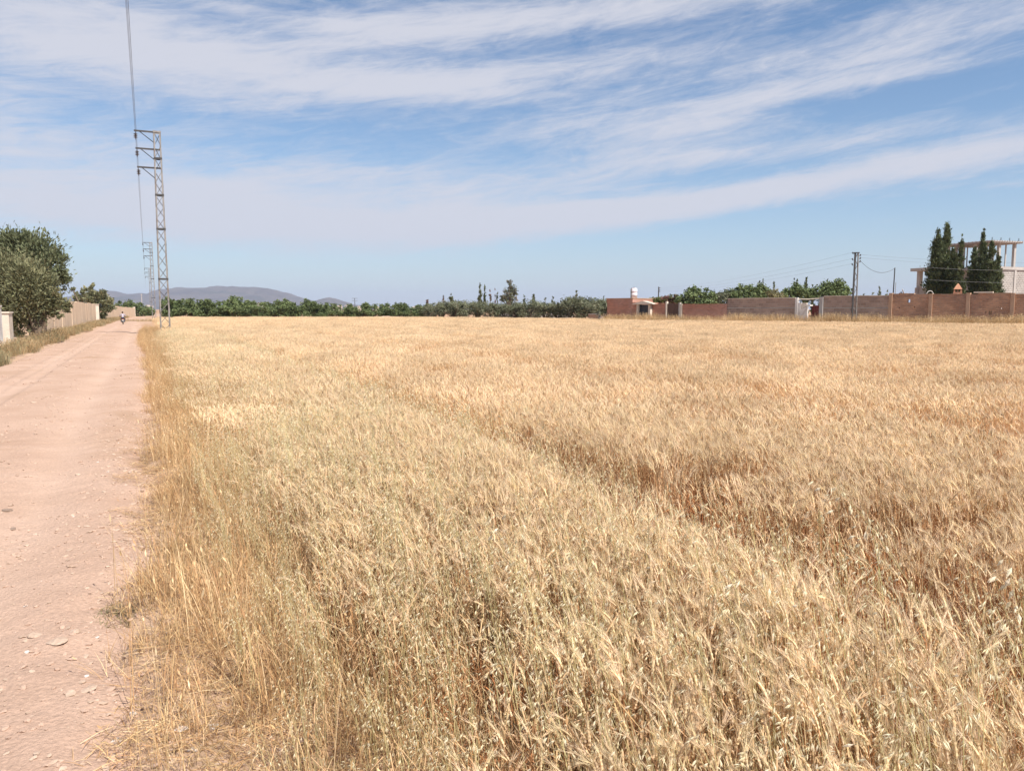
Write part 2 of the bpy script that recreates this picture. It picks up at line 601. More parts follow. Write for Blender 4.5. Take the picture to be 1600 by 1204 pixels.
def build_ground():
    def axis(lo, f0, f1, hi, step, growth):
        a = list(np.arange(f0, f1, step))
        d, p = step, f0
        left = []
        while p > lo:
            d *= growth
            p -= d
            left.append(max(p, lo))
        d, p = step, a[-1]
        right = []
        while p < hi:
            d *= growth
            p += d
            right.append(min(p, hi))
        return np.array(left[::-1] + a + right)
    xs = axis(-7000, -4.5, 5.0, 7000, 0.05, 1.14)
    ys = axis(-600, 0.3, 9.0, 9000, 0.05, 1.12)
    Xg, Yg = np.meshgrid(xs, ys, indexing='ij')
    Z = ground_z(Xg, Yg)
    me = grid_mesh('ground', np.stack([Xg, Yg, Z], -1))
    s, t = to_road(Xg, Yg)
    tl = smoothstep(t + 0.7 * (fbm(Xg * 2.2, Yg * 2.2, 4) - 0.5), 0.15, 1.1) + smoothstep(-t, 9, 14)
    a = me.attributes.new('tilth', 'FLOAT', 'POINT')
    a.data.foreach_set('value', np.clip(tl, 0, 1).ravel().astype(np.float32))
    o = link_mesh('ground', me, M['soil'])
    tag(o, 'bare reddish brown soil under the crop and along the verge', 'ground', kind='structure')


def road_z(s, t):
    """t measured from the road's own axis line (bend already taken out)."""
    l, r = road_edges(s)
    h = 0.018 * (fbm(s * 0.5, t * 1.1, 4) - 0.5) + (0.030 * (1 - smoothstep(s, 8, 20)) + 0.006) * (fbm(s * 5, t * 5, 5, 0.65) - 0.5)
    for c, d in ((-0.95, 0.045), (-2.55, 0.04)):
        wob = c + 0.22 * (fbm(s * 0.12 + c, s * 0 + 2.2, 2) - 0.5)
        h = h - d * np.exp(-((t - wob) / 0.24) ** 2)
    h = h - 0.17 * smoothstep(t, r - 0.25, r + 0.5) - 0.17 * (1 - smoothstep(t, l - 0.5, l + 0.25))
    return h + 0.01


def build_road():
    s = list(np.arange(0.2, 11, 0.035))
    d = 0.035
    while s[-1] < 262:
        d *= 1.03
        s.append(s[-1] + d)
    s = np.array([-14.0, -8, -4, -2, -1, -.4] + s)
    t = np.arange(-4.5, 0.75, 0.045)
    S, T = np.meshgrid(s, t, indexing='ij')
    Z = road_z(S, T)
    TT = T + road_shift(S)
    P = S[..., None] * RD + TT[..., None] * RN
    P = np.concatenate([P, Z[..., None]], -1)
    me = grid_mesh('dirt_road', P)
    me.flip_normals()
    rut = 0
    for c in (-0.95, -2.55):
        wob = c + 0.22 * (fbm(S * 0.12 + c, S * 0 + 2.2, 2) - 0.5)
        rut = np.maximum(rut, np.exp(-((T - wob) / 0.30) ** 2) * (0.35 + 0.9 * fbm(S * 0.4 + c, T * 2.0, 4)))
    a = me.attributes.new('loose', 'FLOAT', 'POINT')
    a.data.foreach_set('value', np.clip(1 - 0.8 * rut, 0, 1).ravel().astype(np.float32))
    o = link_mesh('dirt_road', me, M['road'])
    tag(o, 'pale pinkish dirt road with faint wheel ruts and gravel', 'dirt road', kind='structure')


build_ground()
build_road()


def build_hills():
    D0 = 5200.0
    ridge = [(20, 484), (70, 478), (100, 470), (115, 464), (140, 459), (165, 455), (187, 455), (203, 459), (240, 458), (262, 452), (285, 448),
             (300, 451), (325, 449), (345, 447), (380, 448), (420, 450), (450, 457), (478, 467), (505, 472), (560, 481), (600, 484)]
    small = [(440, 484), (470, 474), (490, 470), (505, 467), (516, 464), (530, 467), (550, 474), (580, 478), (640, 481), (720, 484)]
    for k, (line, D, lab) in enumerate(((ridge, D0, 'long hazy blue grey hill with two rounded humps on the horizon'),
                                        (small, 4300.0, 'small pointed hazy hill at the right end of the ridge'))):
        pxs = np.linspace(line[0][0], line[-1][0], 240)
        pys = np.interp(pxs, [a for a, b in line], [b for a, b in line])
        H = np.maximum((484.0 - pys) / F * D, 0)
        H = H + (fbm(pxs * 0.09, pxs * 0 + k, 4) - 0.5) * 14 * np.minimum(H / 40, 1)
        v = np.linspace(-1, 1, 41)
        Xh = (pxs[:, None] - 800) / F * D + 0 * v
        wid = 900.0 if k == 0 else 600.0
        Yh = D + v[None, :] * wid + 0 * pxs[:, None]
        prof = (1 - np.abs(v)) ** 0.85
        gul = 0.55 + 0.9 * fbm(Xh / 130.0, Yh / 260.0 + k * 9, 5, 0.55)
        blend = np.abs(v)[None, :] ** 0.5
        Z = H[:, None] * prof[None, :] * (1 * (1 - blend) + gul * blend) - 4
        me = grid_mesh('hill', np.stack([Xh, Yh, Z], -1))
        o = link_mesh('hill', me, M['hill'])
        tag(o, lab, 'hill', kind='structure')


build_hills()

# a shallow bank of dry earth at the far edge of the field, left of the olives
def build_bank():
    n, mm = 60, 12
    u = np.linspace(0, 1, n)[:, None]
    v = np.linspace(-1, 1, mm)[None, :]
    xa, ya = at(560, 100)
    xb, yb = at(668, 98)
    Xb = xa + (xb - xa) * u + 0 * v
    Yb = ya + (yb - ya) * u + 1.8 * v
    Z = (1 - v ** 2) * np.sin(u * math.pi) ** 0.6 * (0.35 + 0.75 * fbm(Xb * 0.7, Yb * 0.7, 3)) - 0.05
    o = link_mesh('earth_bank', grid_mesh('earth_bank', np.stack([Xb, Yb, Z], -1)), M['soil'])
    tag(o, 'low bank of dry earth at the far edge of the field', 'earth bank', kind='structure')


build_bank()

# ------------------------------------------------------------------ air
HAZE = 0.000095


def build_haze():
    b = MB().box(-6600, 6600, -500, 8500, -1.5, 185)
    m, nt, out = new_mat('haze')
    v = nt.nodes.new('ShaderNodeVolumePrincipled')
    v.inputs['Color'].default_value = (0.63, 0.73, 0.97, 1)
    v.inputs['Density'].default_value = HAZE
    v.inputs['Anisotropy'].default_value = 0.0
    nt.links.new(v.outputs[0], out.inputs['Volume'])
    o = b.build('haze', m)
    tag(o, 'thin pale haze filling the air over the plain', 'haze', kind='stuff')


build_haze()


# ------------------------------------------------------------------ foliage
def crown_mesh(name, lobes, n, leaf, seed, palette, up=0.3, shell=0.5, clump=26, squash=1.0, spray=False, tight=0.34):
    """Leaf clumps spread through overlapping lobes (x, y, z, rx, ry, rz); every leaf is its own small face."""
    g = np.random.default_rng(seed)
    lob = np.array(lobes, float)
    w = (lob[:, 3] * lob[:, 5]) ** 1.0
    nc = max(6, n // clump)
    pick = g.choice(len(lob), nc, p=w / w.sum())
    d = g.normal(size=(nc, 3))
    d /= np.linalg.norm(d, axis=1)[:, None]
    rad = shell + (1 - shell) * g.random(nc) ** 0.5
    cen = lob[pick, :3] + d * lob[pick, 3:6] * rad[:, None]
    size = lob[pick, 3:6].mean(1) * tight * (0.5 + g.random(nc))
    shade = 0.80 + 0.40 * g.random(nc)
    pc = g.integers(0, len(palette), nc)
    k = g.integers(0, nc, n)
    p = cen[k] + g.normal(size=(n, 3)) * size[k][:, None] * 0.55 * np.array([1, 1, squash])
    outd = d[k] + g.normal(size=(n, 3)) * 0.45 + np.array([0, 0, up])
    outd /= np.linalg.norm(outd, axis=1)[:, None]
    if spray:
        ax = outd
    else:
        ax = np.cross(outd, g.normal(size=(n, 3)))
        ax /= np.linalg.norm(ax, axis=1)[:, None] + 1e-9
        ax = ax + 0.35 * outd
        ax /= np.linalg.norm(ax, axis=1)[:, None]
    sd = np.cross(ax, g.normal(size=(n, 3)))
    sd /= np.linalg.norm(sd, axis=1)[:, None] + 1e-9
    ll = leaf[0] * (0.6 + 0.8 * g.random(n))[:, None]
    ww = leaf[1] * (0.6 + 0.8 * g.random(n))[:, None]
    nn = np.cross(ax, sd)
    v = np.empty((n, 4, 3))
    v[:, 0] = p - ax * ll * 0.5
    v[:, 1] = p + sd * ww * 0.5 + nn * ww * 0.12
    v[:, 2] = p + ax * ll * 0.5
    v[:, 3] = p - sd * ww * 0.5 + nn * ww * 0.12
    pal = np.array(palette)
    c = pal[pc[k]] * (shade[k] * (0.82 + 0.36 * g.random(n)))[:, None]
    c = np.repeat(c, 4, axis=0)
    f = np.arange(n * 4).reshape(n, 4)
    return mesh_from(name, v.reshape(-1, 3), f, c)


def trunk_mesh(name, base, tips, r0, seed, fork=0.35, bend=0.08):
    g = random.Random(seed)
    b = MB()
    base = Vector(base)
    for i, tp in enumerate(tips):
        tp = Vector(tp)
        fk = base.lerp(tp, fork)
        fk.x, fk.y = base.x + (tp.x - base.x) * 0.15, base.y + (tp.y - base.y) * 0.15
        L = (tp - base).length
        mid = fk.lerp(tp, 0.5) + Vector((g.uniform(-1, 1), g.uniform(-1, 1), g.uniform(0, 1))) * L * bend
        b.tube([base + Vector((0, 0, -0.1)), base.lerp(fk, 0.5) + Vector((g.uniform(-.2, .2) * r0, g.uniform(-.2, .2) * r0, 0)), fk, mid, tp],
               [r0 * 1.25, r0, r0 * 0.8, r0 * 0.45, r0 * 0.14], 7)
    return b.mesh(name, True)


def plant_tree(name, loc, crown, trunk, label, cat, group=None, rz=0.0, scale=(1, 1, 1)):
    e = empty(name, loc, rz, label, cat, group)
    e.scale = scale
    link_mesh('trunk', trunk, M['bark'], e)
    link_mesh('crown', crown, M['leaf'], e)
    return e


GREEN = [(0.15, 0.195, 0.078), (0.13, 0.17, 0.068), (0.18, 0.22, 0.092), (0.11, 0.145, 0.06)]
OLIVE = [(0.19, 0.20, 0.125), (0.16, 0.172, 0.10), (0.225, 0.23, 0.15), (0.125, 0.14, 0.08)]
CYPRESS = [(0.098, 0.122, 0.057), (0.118, 0.145, 0.066), (0.078, 0.10, 0.048), (0.145, 0.165, 0.08)]
GREYGREEN = [(0.245, 0.245, 0.135), (0.205, 0.212, 0.113), (0.30, 0.285, 0.16), (0.165, 0.172, 0.095)]
DARKCYP = [(0.145, 0.162, 0.086), (0.12, 0.136, 0.07), (0.175, 0.188, 0.102)]
EUCA = [(0.16, 0.17, 0.10), (0.19, 0.16, 0.11), (0.13, 0.14, 0.08)]
FIG = [(0.135, 0.175, 0.07), (0.165, 0.205, 0.088), (0.11, 0.145, 0.06)]
RUDDY = [(0.22, 0.13, 0.10), (0.18, 0.12, 0.09), (0.15, 0.12, 0.08)]


def px_lobes(base, lobes, D):
    """Lobes given as (column, row, radius in photograph pixels, depth offset) -> metres round the tree's base."""
    r = []
    for px, py, rp, dd in lobes:
        d = D + dd
        z = zat(py, d)
        x, _ = at(px, d, z)
        q = rp * d / F
        r.append((x - base[0], d - base[1], z, q, q, q))
    return r


def build_left_trees():
    # dark rear tree
    D = 43.0
    bx, by = at(66, D)
    lobes = px_lobes((bx, by), [(30, 394, 32, 0.4), (62, 398, 29, 0.0), (82, 412, 23, -0.3), (5, 396, 32, .5), (93, 438, 15, 0), (50, 430, 30, .4), (25, 425, 30, .8), (30, 374, 15, .3), (-25, 404, 34, .5)], D)
    cr = crown_mesh('crown', lobes, 15000, (0.24, 0.085), 5, DARKCYP, 0.5, 0.45, 30, spray=True)
    tr = trunk_mesh('trunk', (0, 0, 0), [l[:3] for l in lobes[:6]], 0.17, 2, 0.25)
    plant_tree('cypress_tree', (bx, by, 0), cr, tr, 'dark green dense cypress with rounded top, taller of the pair behind the left wall', 'tree')
    # grey green front tree that fans over the wall
    D = 38.5
    bx, by = at(58, D)
    lobes = px_lobes((bx, by), [(15, 432, 34, 0.3), (48, 438, 34, 0), (72, 455, 26, .3), (88, 472, 16, .4), (40, 475, 32, -.2), (8, 470, 30, 0), (72, 482, 15, .2), (98, 481, 9, .5), (107, 479, 7, .6), (113, 478, 4, .7),
                                 (-25, 445, 40, 0), (-20, 485, 30, 0), (32, 500, 13, -.1), (56, 488, 12, 0), (33, 514, 7, 0), (31, 524, 6, 0), (90, 492, 7, .2), (46, 505, 13, .1), (18, 506, 14, .3), (62, 500, 9, .2)], D)
    cr = crown_mesh('crown', lobes, 24000, (0.21, 0.06), 6, GREYGREEN, 0.55, 0.35, 34, spray=True)
    tr = trunk_mesh('trunk', (0, 0, 0), [l[:3] for l in lobes[:7]], 0.13, 3, 0.3)
    plant_tree('juniper_tree', (bx, by, 0), cr, tr, 'grey green feathery tree spreading low over the wall beside the road', 'tree')
    # loose tree between the two walls
    D = 97.0
    bx, by = at(146, D)
    lobes = px_lobes((bx, by), [(114, 452, 3.5, 2), (119, 462, 5, 2), (131, 452, 4, 1), (130, 462, 6, 1), (143, 446, 3.5, 0), (143, 455, 6, 0), (143, 465, 9, 0), (158, 462, 8, 0), (161, 456, 3.5, 0), (166, 470, 8, 0), (126, 470, 7, 2),
                                 (172, 479, 6, 0), (164, 485, 7, 0), (154, 478, 7, 0), (160, 495, 5, 0)], D)
    cr = crown_mesh('crown', lobes, 6000, (0.34, 0.15), 8, GREYGREEN, 0.5, 0.3, 24, spray=True, tight=0.42)
    tr = trunk_mesh('trunk', (0, 0, 0), [l[:3] for l in lobes[:12]], 0.16, 4, 0.2)
    plant_tree('juniper_tree', (bx, by, 0), cr, tr, 'loose ragged grey green tree in the gap between the two road walls', 'tree')
    # green trees past the end of the far wall
    specs = [(188, 478, 10, 200, 'dark low tree behind the far wall, left of the bushier one'), (203, 475, 9, 190, 'rounded dark tree just above the far end of the second wall'),
             (219, 480, 10, 175, 'bright green bushy tree beyond the end of the far wall'), (233, 484, 7, 185, 'small green tree half hidden behind the second pylon')]
    for i, (px, py, rp, D, lab) in enumerate(specs):
        bx, by = at(px, D)
        lobes = px_lobes((bx, by), [(px, py, rp * .75, 0), (px - rp * .7, py + rp * .5, rp * .6, .5), (px + rp * .7, py + rp * .4, rp * .6, -.5), (px, py + rp * .9, rp * .8, 0)], D)
        cr = crown_mesh('crown', lobes, 1500, (0.42, 0.26), 60 + i, GREEN, 0.3, 0.4, 20)
        tr = trunk_mesh('trunk', (0, 0, 0), [l[:3] for l in lobes], 0.16, 5 + i)
        plant_tree('orchard_tree', (bx, by, 0), cr, tr, lab, 'tree', 'green trees at the end of the road')


def far_edge(px):
    return float(np.interp(px, [-400, 200, 270, 660, 780, 940, 950, 1600, 1900], [110, 104, 103, 101, 93, 84, 77, 53.5, 45]))


def build_orchard():
    meshes = []
    for k in range(4):
        g = random.Random(40 + k)
        lob = []
        for j in range(9):
            a = g.uniform(0, 6.28)
            q = g.uniform(0.2, 1.15)
            z = g.uniform(0.9, 2.5)
            r = g.uniform(0.55, 0.9)
            lob.append((q * math.cos(a), q * math.sin(a), z, r, r, r * 0.8))
        for j in range(4):
            a = g.uniform(0, 6.28)
            lob.append((0.7 * math.cos(a), 0.7 * math.sin(a), g.uniform(2.5, 3.0), 0.35, 0.35, 0.5))
        meshes.append((crown_mesh('crown', lob, 2600, (0.26, 0.13), 70 + k, GREEN, 0.4, 0.3, 20, tight=0.4), trunk_mesh('trunk', (0, 0, 0), [l[:3] for l in lob[:6]], 0.10, k, 0.3)))
    tops = {270: 466, 285: 466, 300: 469, 318: 467, 340: 470, 365: 464, 385: 471, 405: 470, 425: 472, 445: 467, 462: 472, 478: 468, 497: 473, 515: 474, 540: 476, 558: 476, 578: 474, 600: 475, 622: 474, 645: 476}
    pxs = list(np.arange(262, 664, 20.5))
    g = random.Random(5)
    for i, px in enumerate(pxs):
        px = px + g.uniform(-4, 4)
        D = far_edge(px) + 3.4 + g.uniform(-0.5, 0.8)
        top = np.interp(px, list(tops), list(tops.values())) + g.uniform(-1.5, 1.5)
        h = zat(top, D)
        x, y = at(px, D)
        cr, tr = meshes[g.randrange(4)]
        s = h / 3.35
        plant_tree('orchard_tree', (x, y, 0), cr, tr, '%s bushy green orchard tree from the tall pylon along the field edge' % ORD[i], 'tree', 'orchard trees along the far edge of the field', g.uniform(0, 6.28), (s * g.uniform(1.35, 1.6), s * g.uniform(1.0, 1.2), s))
    # second orchard row seen through and over the first
    for i, px in enumerate(np.arange(272, 664, 30)):
        px = px + g.uniform(-5, 5)
        D = far_edge(px) + 9.5 + g.uniform(-1, 1)
        top = np.interp(px, list(tops), list(tops.values())) + g.uniform(-3.0, 1.0)
        s = zat(top, D) / 3.35
        x, y = at(px, D)
        cr, tr = meshes[g.randrange(4)]
        plant_tree('orchard_tree', (x, y, 0), cr, tr, '%s orchard tree of the rear row, counted from the tall pylon' % ORD[i], 'tree', 'orchard trees of the rear row', g.uniform(0, 6.28), (s * 1.2, s * 1.2, s))


def build_olives():
    meshes = []
    for k in range(4):
        g = random.Random(90 + k)
        lob = []
        for j in range(11):
            a = g.uniform(0, 6.28)
            q = g.uniform(0.2, 1.1)
            lob.append((q * math.cos(a), q * math.sin(a), g.uniform(1.0, 2.35), 0.62, 0.62, 0.5))
        meshes.append((crown_mesh('crown', lob, 2800, (0.22, 0.075), 110 + k, OLIVE, 0.2, 0.3, 22, tight=0.4), trunk_mesh('trunk', (0, 0, 0), [l[:3] for l in lob[:6]], 0.11, 20 + k, 0.35)))
    g = random.Random(8)
    tops = [(668, 474), (700, 469), (712, 468), (735, 471), (760, 469), (785, 474), (815, 469), (830, 466), (850, 471), (870, 472), (890, 463), (905, 460), (922, 466), (950, 466)]
    for i, px in enumerate(np.arange(668, 952, 20.2)):
        px = px + g.uniform(-3, 3)
        D = far_edge(px) + 3.0 + g.uniform(-.4, .8)
        top = np.interp(px, [a for a, b in tops], [b for a, b in tops]) + g.uniform(-1, 1)
        s = zat(top, D) / 2.95
        x, y = at(px, D)
        cr, tr = meshes[g.randrange(4)]
        plant_tree('olive_tree', (x, y, 0), cr, tr, '%s silvery olive tree along the field edge, counted leftward from the brick house' % ORD[14 - i], 'tree', 'olive trees beyond the field', g.uniform(0, 6.28), (s * g.uniform(1.1, 1.4), s * 1.2, s))
    for i, px in enumerate(np.arange(680, 950, 32)):
        D = far_edge(px) + 10 + g.uniform(-1, 1)
        top = np.interp(px, [a for a, b in tops], [b for a, b in tops]) + g.uniform(-1.5, 2)
        s = zat(top, D) / 2.95
        x, y = at(px, D)
        cr, tr = meshes[g.randrange(4)]
        plant_tree('olive_tree', (x, y, 0), cr, tr, '%s olive tree of the rear row, counted leftward from the brick house' % ORD[8 - i], 'tree', 'olive trees of the rear row', g.uniform(0, 6.28), (s * 1.25, s * 1.2, s))


def cypress(px, top, D, wpx, label, seed, n=2600, lean=0.0, palette=CYPRESS, name='cypress_tree', base_px=None, leaf=None, group=None, thin=1.0, low=0.35):
    """Narrow column of upward sprays; wpx is its width in photograph pixels."""
    h = zat(top, D)
    x, y = at(px, D)
    w = wpx * D / F / 2
    g = random.Random(seed)
    lob = []
    m_ = max(11, int(h / (w * 0.38)))
    for j in range(m_):
        u = low * 0.5 + (1 - low * 0.5) * (j + 0.5) / m_
        prof = min(1.0, (0.75 + 1.1 * (u - low * 0.5))) if u < 0.42 else max(0.17, 1.0 - ((u - 0.42) / 0.58) ** 1.6 * 0.88)
        for q in range(2):
            a = g.uniform(0, 6.28)
            lob.append((w * prof * 0.35 * math.cos(a) + lean * u * u * h, w * prof * 0.35 * math.sin(a), min(u + g.uniform(-.5, .5) / m_ * 1.6, 0.97) * h * 0.97, w * prof * 0.68, w * prof * 0.68, h / m_ * 1.7))
    for q in (0.84, 0.90, 0.945):
        lob.append((lean * h + g.uniform(-.06, .06) * w, 0, h * q, w * (1.05 - q) * 1.3, w * (1.05 - q) * 1.3, h * 0.06))
    ls = leaf or (0.30 * max(1, D / 90), 0.075 * max(1, D / 90))
    cr = crown_mesh('crown', lob, n, ls, seed, palette, 1.2, 0.25, 16, spray=True, tight=0.36 * thin)
    b = MB().tube([(0, 0, -0.1), (0, 0, h * 0.4), (lean * h * 0.6, 0, h * 0.8)], [w * 0.16 + 0.05, w * 0.12 + 0.03, 0.02], 7)
    e = empty(name, (x, y, 0), g.uniform(-.3, .3), label, 'tree', group)
    link_mesh('trunk', b.mesh('trunk', True), M['bark'], e)
    link_mesh('crown', cr, M['leaf'], e)
    return e


def build_tall_trees():
    # behind the olives
    cypress(750, 442, 150, 8, 'dark ragged cypress beside a thinner spire behind the olives', 201, 1500, palette=DARKCYP)
    cypress(757.5, 440, 152, 4, 'thin dark cypress spire standing taller than its ragged neighbour', 202, 900, palette=CYPRESS)
    cypress(766, 450, 150, 5, 'sparse half bare tree right of the thin spire', 203, 260, palette=RUDDY, name='bare_tree', thin=1.5)
    cypress(773.5, 449, 150, 3, 'slim bare sapling between the half bare tree and a dark one', 204, 150, palette=RUDDY, name='bare_tree', thin=1.5)
    cypress(777, 456, 150, 4, 'short dark tree left of the tall pale eucalyptus', 205, 420, palette=DARKCYP)
    cypress(705, 456, 140, 11, 'broad dark conifer poking above the olives on the left', 206, 700, palette=DARKCYP, name='conifer_tree')
    cypress(693, 460, 142, 10, 'reddish thin crowned tree beside the broad dark conifer', 207, 380, palette=RUDDY, name='bare_tree', thin=1.5)
    cypress(668, 465, 142, 9, 'reddish sparse tree at the left end of the olives', 208, 300, palette=RUDDY, name='bare_tree', thin=1.5)
    cypress(819, 457, 150, 3.5, 'short dark cypress stump shaped spire right of the eucalyptus', 209, 420)
    cypress(834, 455, 150, 6, 'dark layered fir like tree right of the short spire', 210, 420, palette=DARKCYP, name='conifer_tree', thin=1.3)
    cypress(852, 462, 150, 8, 'bare wispy tree right of the layered dark tree', 211, 240, palette=DARKCYP, name='bare_tree', thin=1.5)
    cypress(864, 461, 150, 7, 'bare wispy tree left of the big olive', 212, 220, palette=DARKCYP, name='bare_tree', thin=1.5)
    cypress(900, 450, 125, 9, 'sparse antler like treetop standing out of the big olive', 213, 260, palette=OLIVE, name='bare_tree', thin=1.6)
    cypress(943, 460, 140, 4, 'thin sapling top showing above the olives by the brick house', 214, 160, palette=DARKCYP, name='bare_tree', thin=1.4)
    # eucalyptus
    D = 145
    bx, by = at(796, D)
    lobes = px_lobes((bx, by), [(796, 441, 3.5, 0), (799, 447, 5, 0), (803, 455, 6.5, 0), (793, 456, 5.5, 0), (787, 461, 6, 0), (805, 464, 7, 0), (796, 467, 8, 0), (784, 467, 5, 0)], D)
    cr = crown_mesh('crown', lobes, 1700, (0.45, 0.13), 230, EUCA, -0.4, 0.3, 18, spray=True, tight=0.4)
    tr = trunk_mesh('trunk', (0, 0, 0), [l[:3] for l in lobes], 0.2, 9)
    plant_tree('eucalyptus_tree', (bx, by, 0), cr, tr, 'tall pale eucalyptus with ragged conical crown behind the olives', 'tree')
    # tiny cypress over the left orchard
    cypress(309, 464, 190, 3, 'tiny dark cypress tip standing above the orchard near the pylon', 231, 260)
    # cypresses inside the compound on the right
    gr = 'cypress clump left of the concrete building'
    cypress(1458, 358, 66, 35, 'broad dark cypress at the left end of the tall clump', 301, 14000, group=gr, leaf=(0.24, 0.065))
    cypress(1472, 346, 67, 31, 'tallest cypress of the clump with a hooked tip', 302, 12000, group=gr, leaf=(0.24, 0.065), lean=-0.004)
    cypress(1484, 383, 65, 27, 'medium cypress squeezed between the tallest and the round topped one', 303, 10000, group=gr, leaf=(0.24, 0.065))
    cypress(1495, 367, 64, 20, 'slim cypress with a rounded top at the right end of the tall clump', 304, 8000, group=gr, leaf=(0.23, 0.062), low=0.2)
    gr = 'cypress clump in front of the concrete building'
    cypress(1516, 384, 67, 23, 'shorter cypress left of the hook tipped one before the columns', 305, 7000, group=gr, leaf=(0.23, 0.062))
    cypress(1529.5, 357, 68, 25, 'tall cypress with bent tip standing in front of the roof slab', 306, 9000, group=gr, leaf=(0.23, 0.062), lean=-0.003)
    cypress(1542, 372, 66, 27, 'full cypress in front of the corner column of the building', 307, 9000, group=gr, leaf=(0.23, 0.062))
    cypress(1553, 394, 66, 22, 'low dark cypress against the white block wall', 308, 7000, group=gr, leaf=(0.23, 0.062))
    # cypress tips over the grey wall
    for px, top, w, lab, sd in ((1184.5, 436, 4, 'left one of two thin cypress tips above the bright green bushes', 311), (1190, 435, 4.5, 'right one of two thin cypress tips above the bright green bushes', 312),
                                (1207.5, 437, 5, 'lone thin cypress tip with a bent top right of the pair', 313), (1238.5, 431, 4.5, 'taller left spire of the dark pair above the white gateway', 314),
                                (1243, 434, 4, 'lower right spire of the dark pair above the white gateway', 315), (1257, 433, 12, 'broad dark cypress above the white gateway', 316),
                                (1268, 441, 7, 'sparse dark treetop between the gateway cypress and the big round tree', 317), (1281, 439, 5, 'small dark spire poking out left of the big round tree top', 318),
                                (1290, 430, 6, 'dark spire standing out of the big round green tree', 319), (1228, 447, 8, 'small dark cypress left of the dark pair', 320)):
        cypress(px, top, 92, w, lab, sd, 900, group='cypress tips behind the grey wall')
    for px, top, w, lab, sd in ((1347, 453, 10, 'low hazy tree just right of the lattice pole', 331), (1362, 455, 9, 'faint low tree midway between the two poles', 332), (1372.5, 447, 9, 'pointed far tree between the two poles', 333), (1384, 454, 10, 'faint far tree left of the thin steel pole', 334)):
        cypress(px, top, 170, w, lab, sd, 420, palette=DARKCYP, name='far_tree', thin=1.4, group='far trees between the poles')


def build_compound_bushes():
    def bush(name, px, D, lobes, n, leaf, pal, seed, label, group=None, up=0.3, trunk_r=0.09):
        bx, by = at(px, D)
        lb = px_lobes((bx, by), lobes, D)
        cr = crown_mesh('crown', lb, n, leaf, seed, pal, up, 0.3, 20, tight=0.42)
        tr = trunk_mesh('trunk', (0, 0, 0), [l[:3] for l in lb[:5]], trunk_r, seed)
        plant_tree(name, (bx, by, 0), cr, tr, label, 'bush' if name.endswith('bush') else 'tree', group)
    bush('fig_tree', 1087, 76, [(1070, 465, 7, 0), (1080, 460, 9, 0), (1092, 460, 9, 0), (1103, 464, 8, 0), (1086, 468, 11, 0), (1072, 474, 8, 0), (1102, 473, 9, 0), (1084, 454, 6, 0), (1114, 468, 8, 0), (1094, 474, 12, 0), (1063, 470, 6, 0), (1106, 460, 8, 0)], 3800, (0.26, 0.16), FIG, 401, 'bright green fig tree spilling over the low brick wall')
    bush('leafy_bush', 1126, 78, [(1118, 468, 9, 0), (1128, 465, 9, 0), (1138, 464, 9, 0), (1124, 475, 9, 0)], 1800, (0.24, 0.13), OLIVE, 402, 'pale green bush right of the fig tree above the brick wall')
    bush('leafy_tree', 1158, 78, [(1148, 460, 9, 0), (1158, 454, 8, 0), (1168, 452, 8, 0), (1176, 456, 8, 0), (1160, 464, 11, 0), (1140, 462, 9, 0), (1182, 460, 9, 0), (1150, 466, 10, 0), (1172, 464, 11, 0)], 3600, (0.26, 0.14), FIG, 403, 'bright green bushy tree above the left end of the grey wall')
    bush('leafy_tree', 1193, 79, [(1188, 452, 7, 0), (1196, 456, 7, 0), (1190, 462, 9, 0)], 2000, (0.24, 0.13), GREEN, 404, 'mid green bush below the two thin cypress tips')
    bush('pale_bush', 1207, 75, [(1204, 458, 6, 0), (1220, 463, 6, 0), (1212, 459, 6, 0), (1208, 464, 8, 0), (1217, 462, 4, 0)], 1400, (0.22, 0.08), [(0.28, 0.25, 0.13), (0.24, 0.22, 0.11), (0.20, 0.20, 0.10)], 405, 'yellowish dry bush above the middle of the grey wall')
    bush('leafy_tree', 1240, 80, [(1226, 460, 7, 0), (1232, 455, 7, 0), (1268, 461, 8, 0), (1243, 452, 8, 0), (1252, 456, 9, 0), (1240, 463, 9, 0), (1258, 464, 8, 0)], 3000, (0.25, 0.13), GREEN, 406, 'green tree filling the space above the white gateway')
    bush('round_tree', 1302, 80, [(1282, 455, 9, 0), (1295, 449, 10, 0), (1310, 448, 10, 0), (1322, 455, 8, 0), (1330, 460, 5, 0), (1300, 459, 13, 0), (1316, 461, 10, 0), (1275, 460, 8, 0), (1266, 457, 7, 0), (1290, 464, 11, 0)], 5200, (0.26, 0.14), GREEN, 407, 'big round dark green tree left of the lattice pole')
    bush('bougainvillea_bush', 1050, 78, [(1040, 468, 5, 0), (1048, 466, 5, 0), (1057, 465, 5, 0), (1064, 469, 4, 0), (1053, 471, 5, 0)], 1500, (0.2, 0.11), [(0.22, 0.10, 0.08), (0.17, 0.12, 0.07), (0.24, 0.12, 0.11), (0.12, 0.13, 0.05)], 408, 'reddish flowering bush spilling over the brown gate')
    bush('leafy_bush', 1026, 79, [(1019, 470, 5, 0), (1028, 468, 4, 0), (1035, 470, 5, 0), (1024, 473, 4, 0)], 1100, (0.2, 0.11), [(0.17, 0.19, 0.06), (0.14, 0.17, 0.06), (0.20, 0.20, 0.07)], 409, 'yellow green bush between the gabled porch and the brown gate')


build_left_trees()
build_orchard()
build_olives()
build_tall_trees()
build_compound_bushes()


# ------------------------------------------------------------------ power line
INS_Z = (11.97, 10.92, 9.80)       # conductor heights under the three arms
ARM_Z = (12.53, 11.48, 10.35)
ARMS = (1.08, 1.03, 0.98)


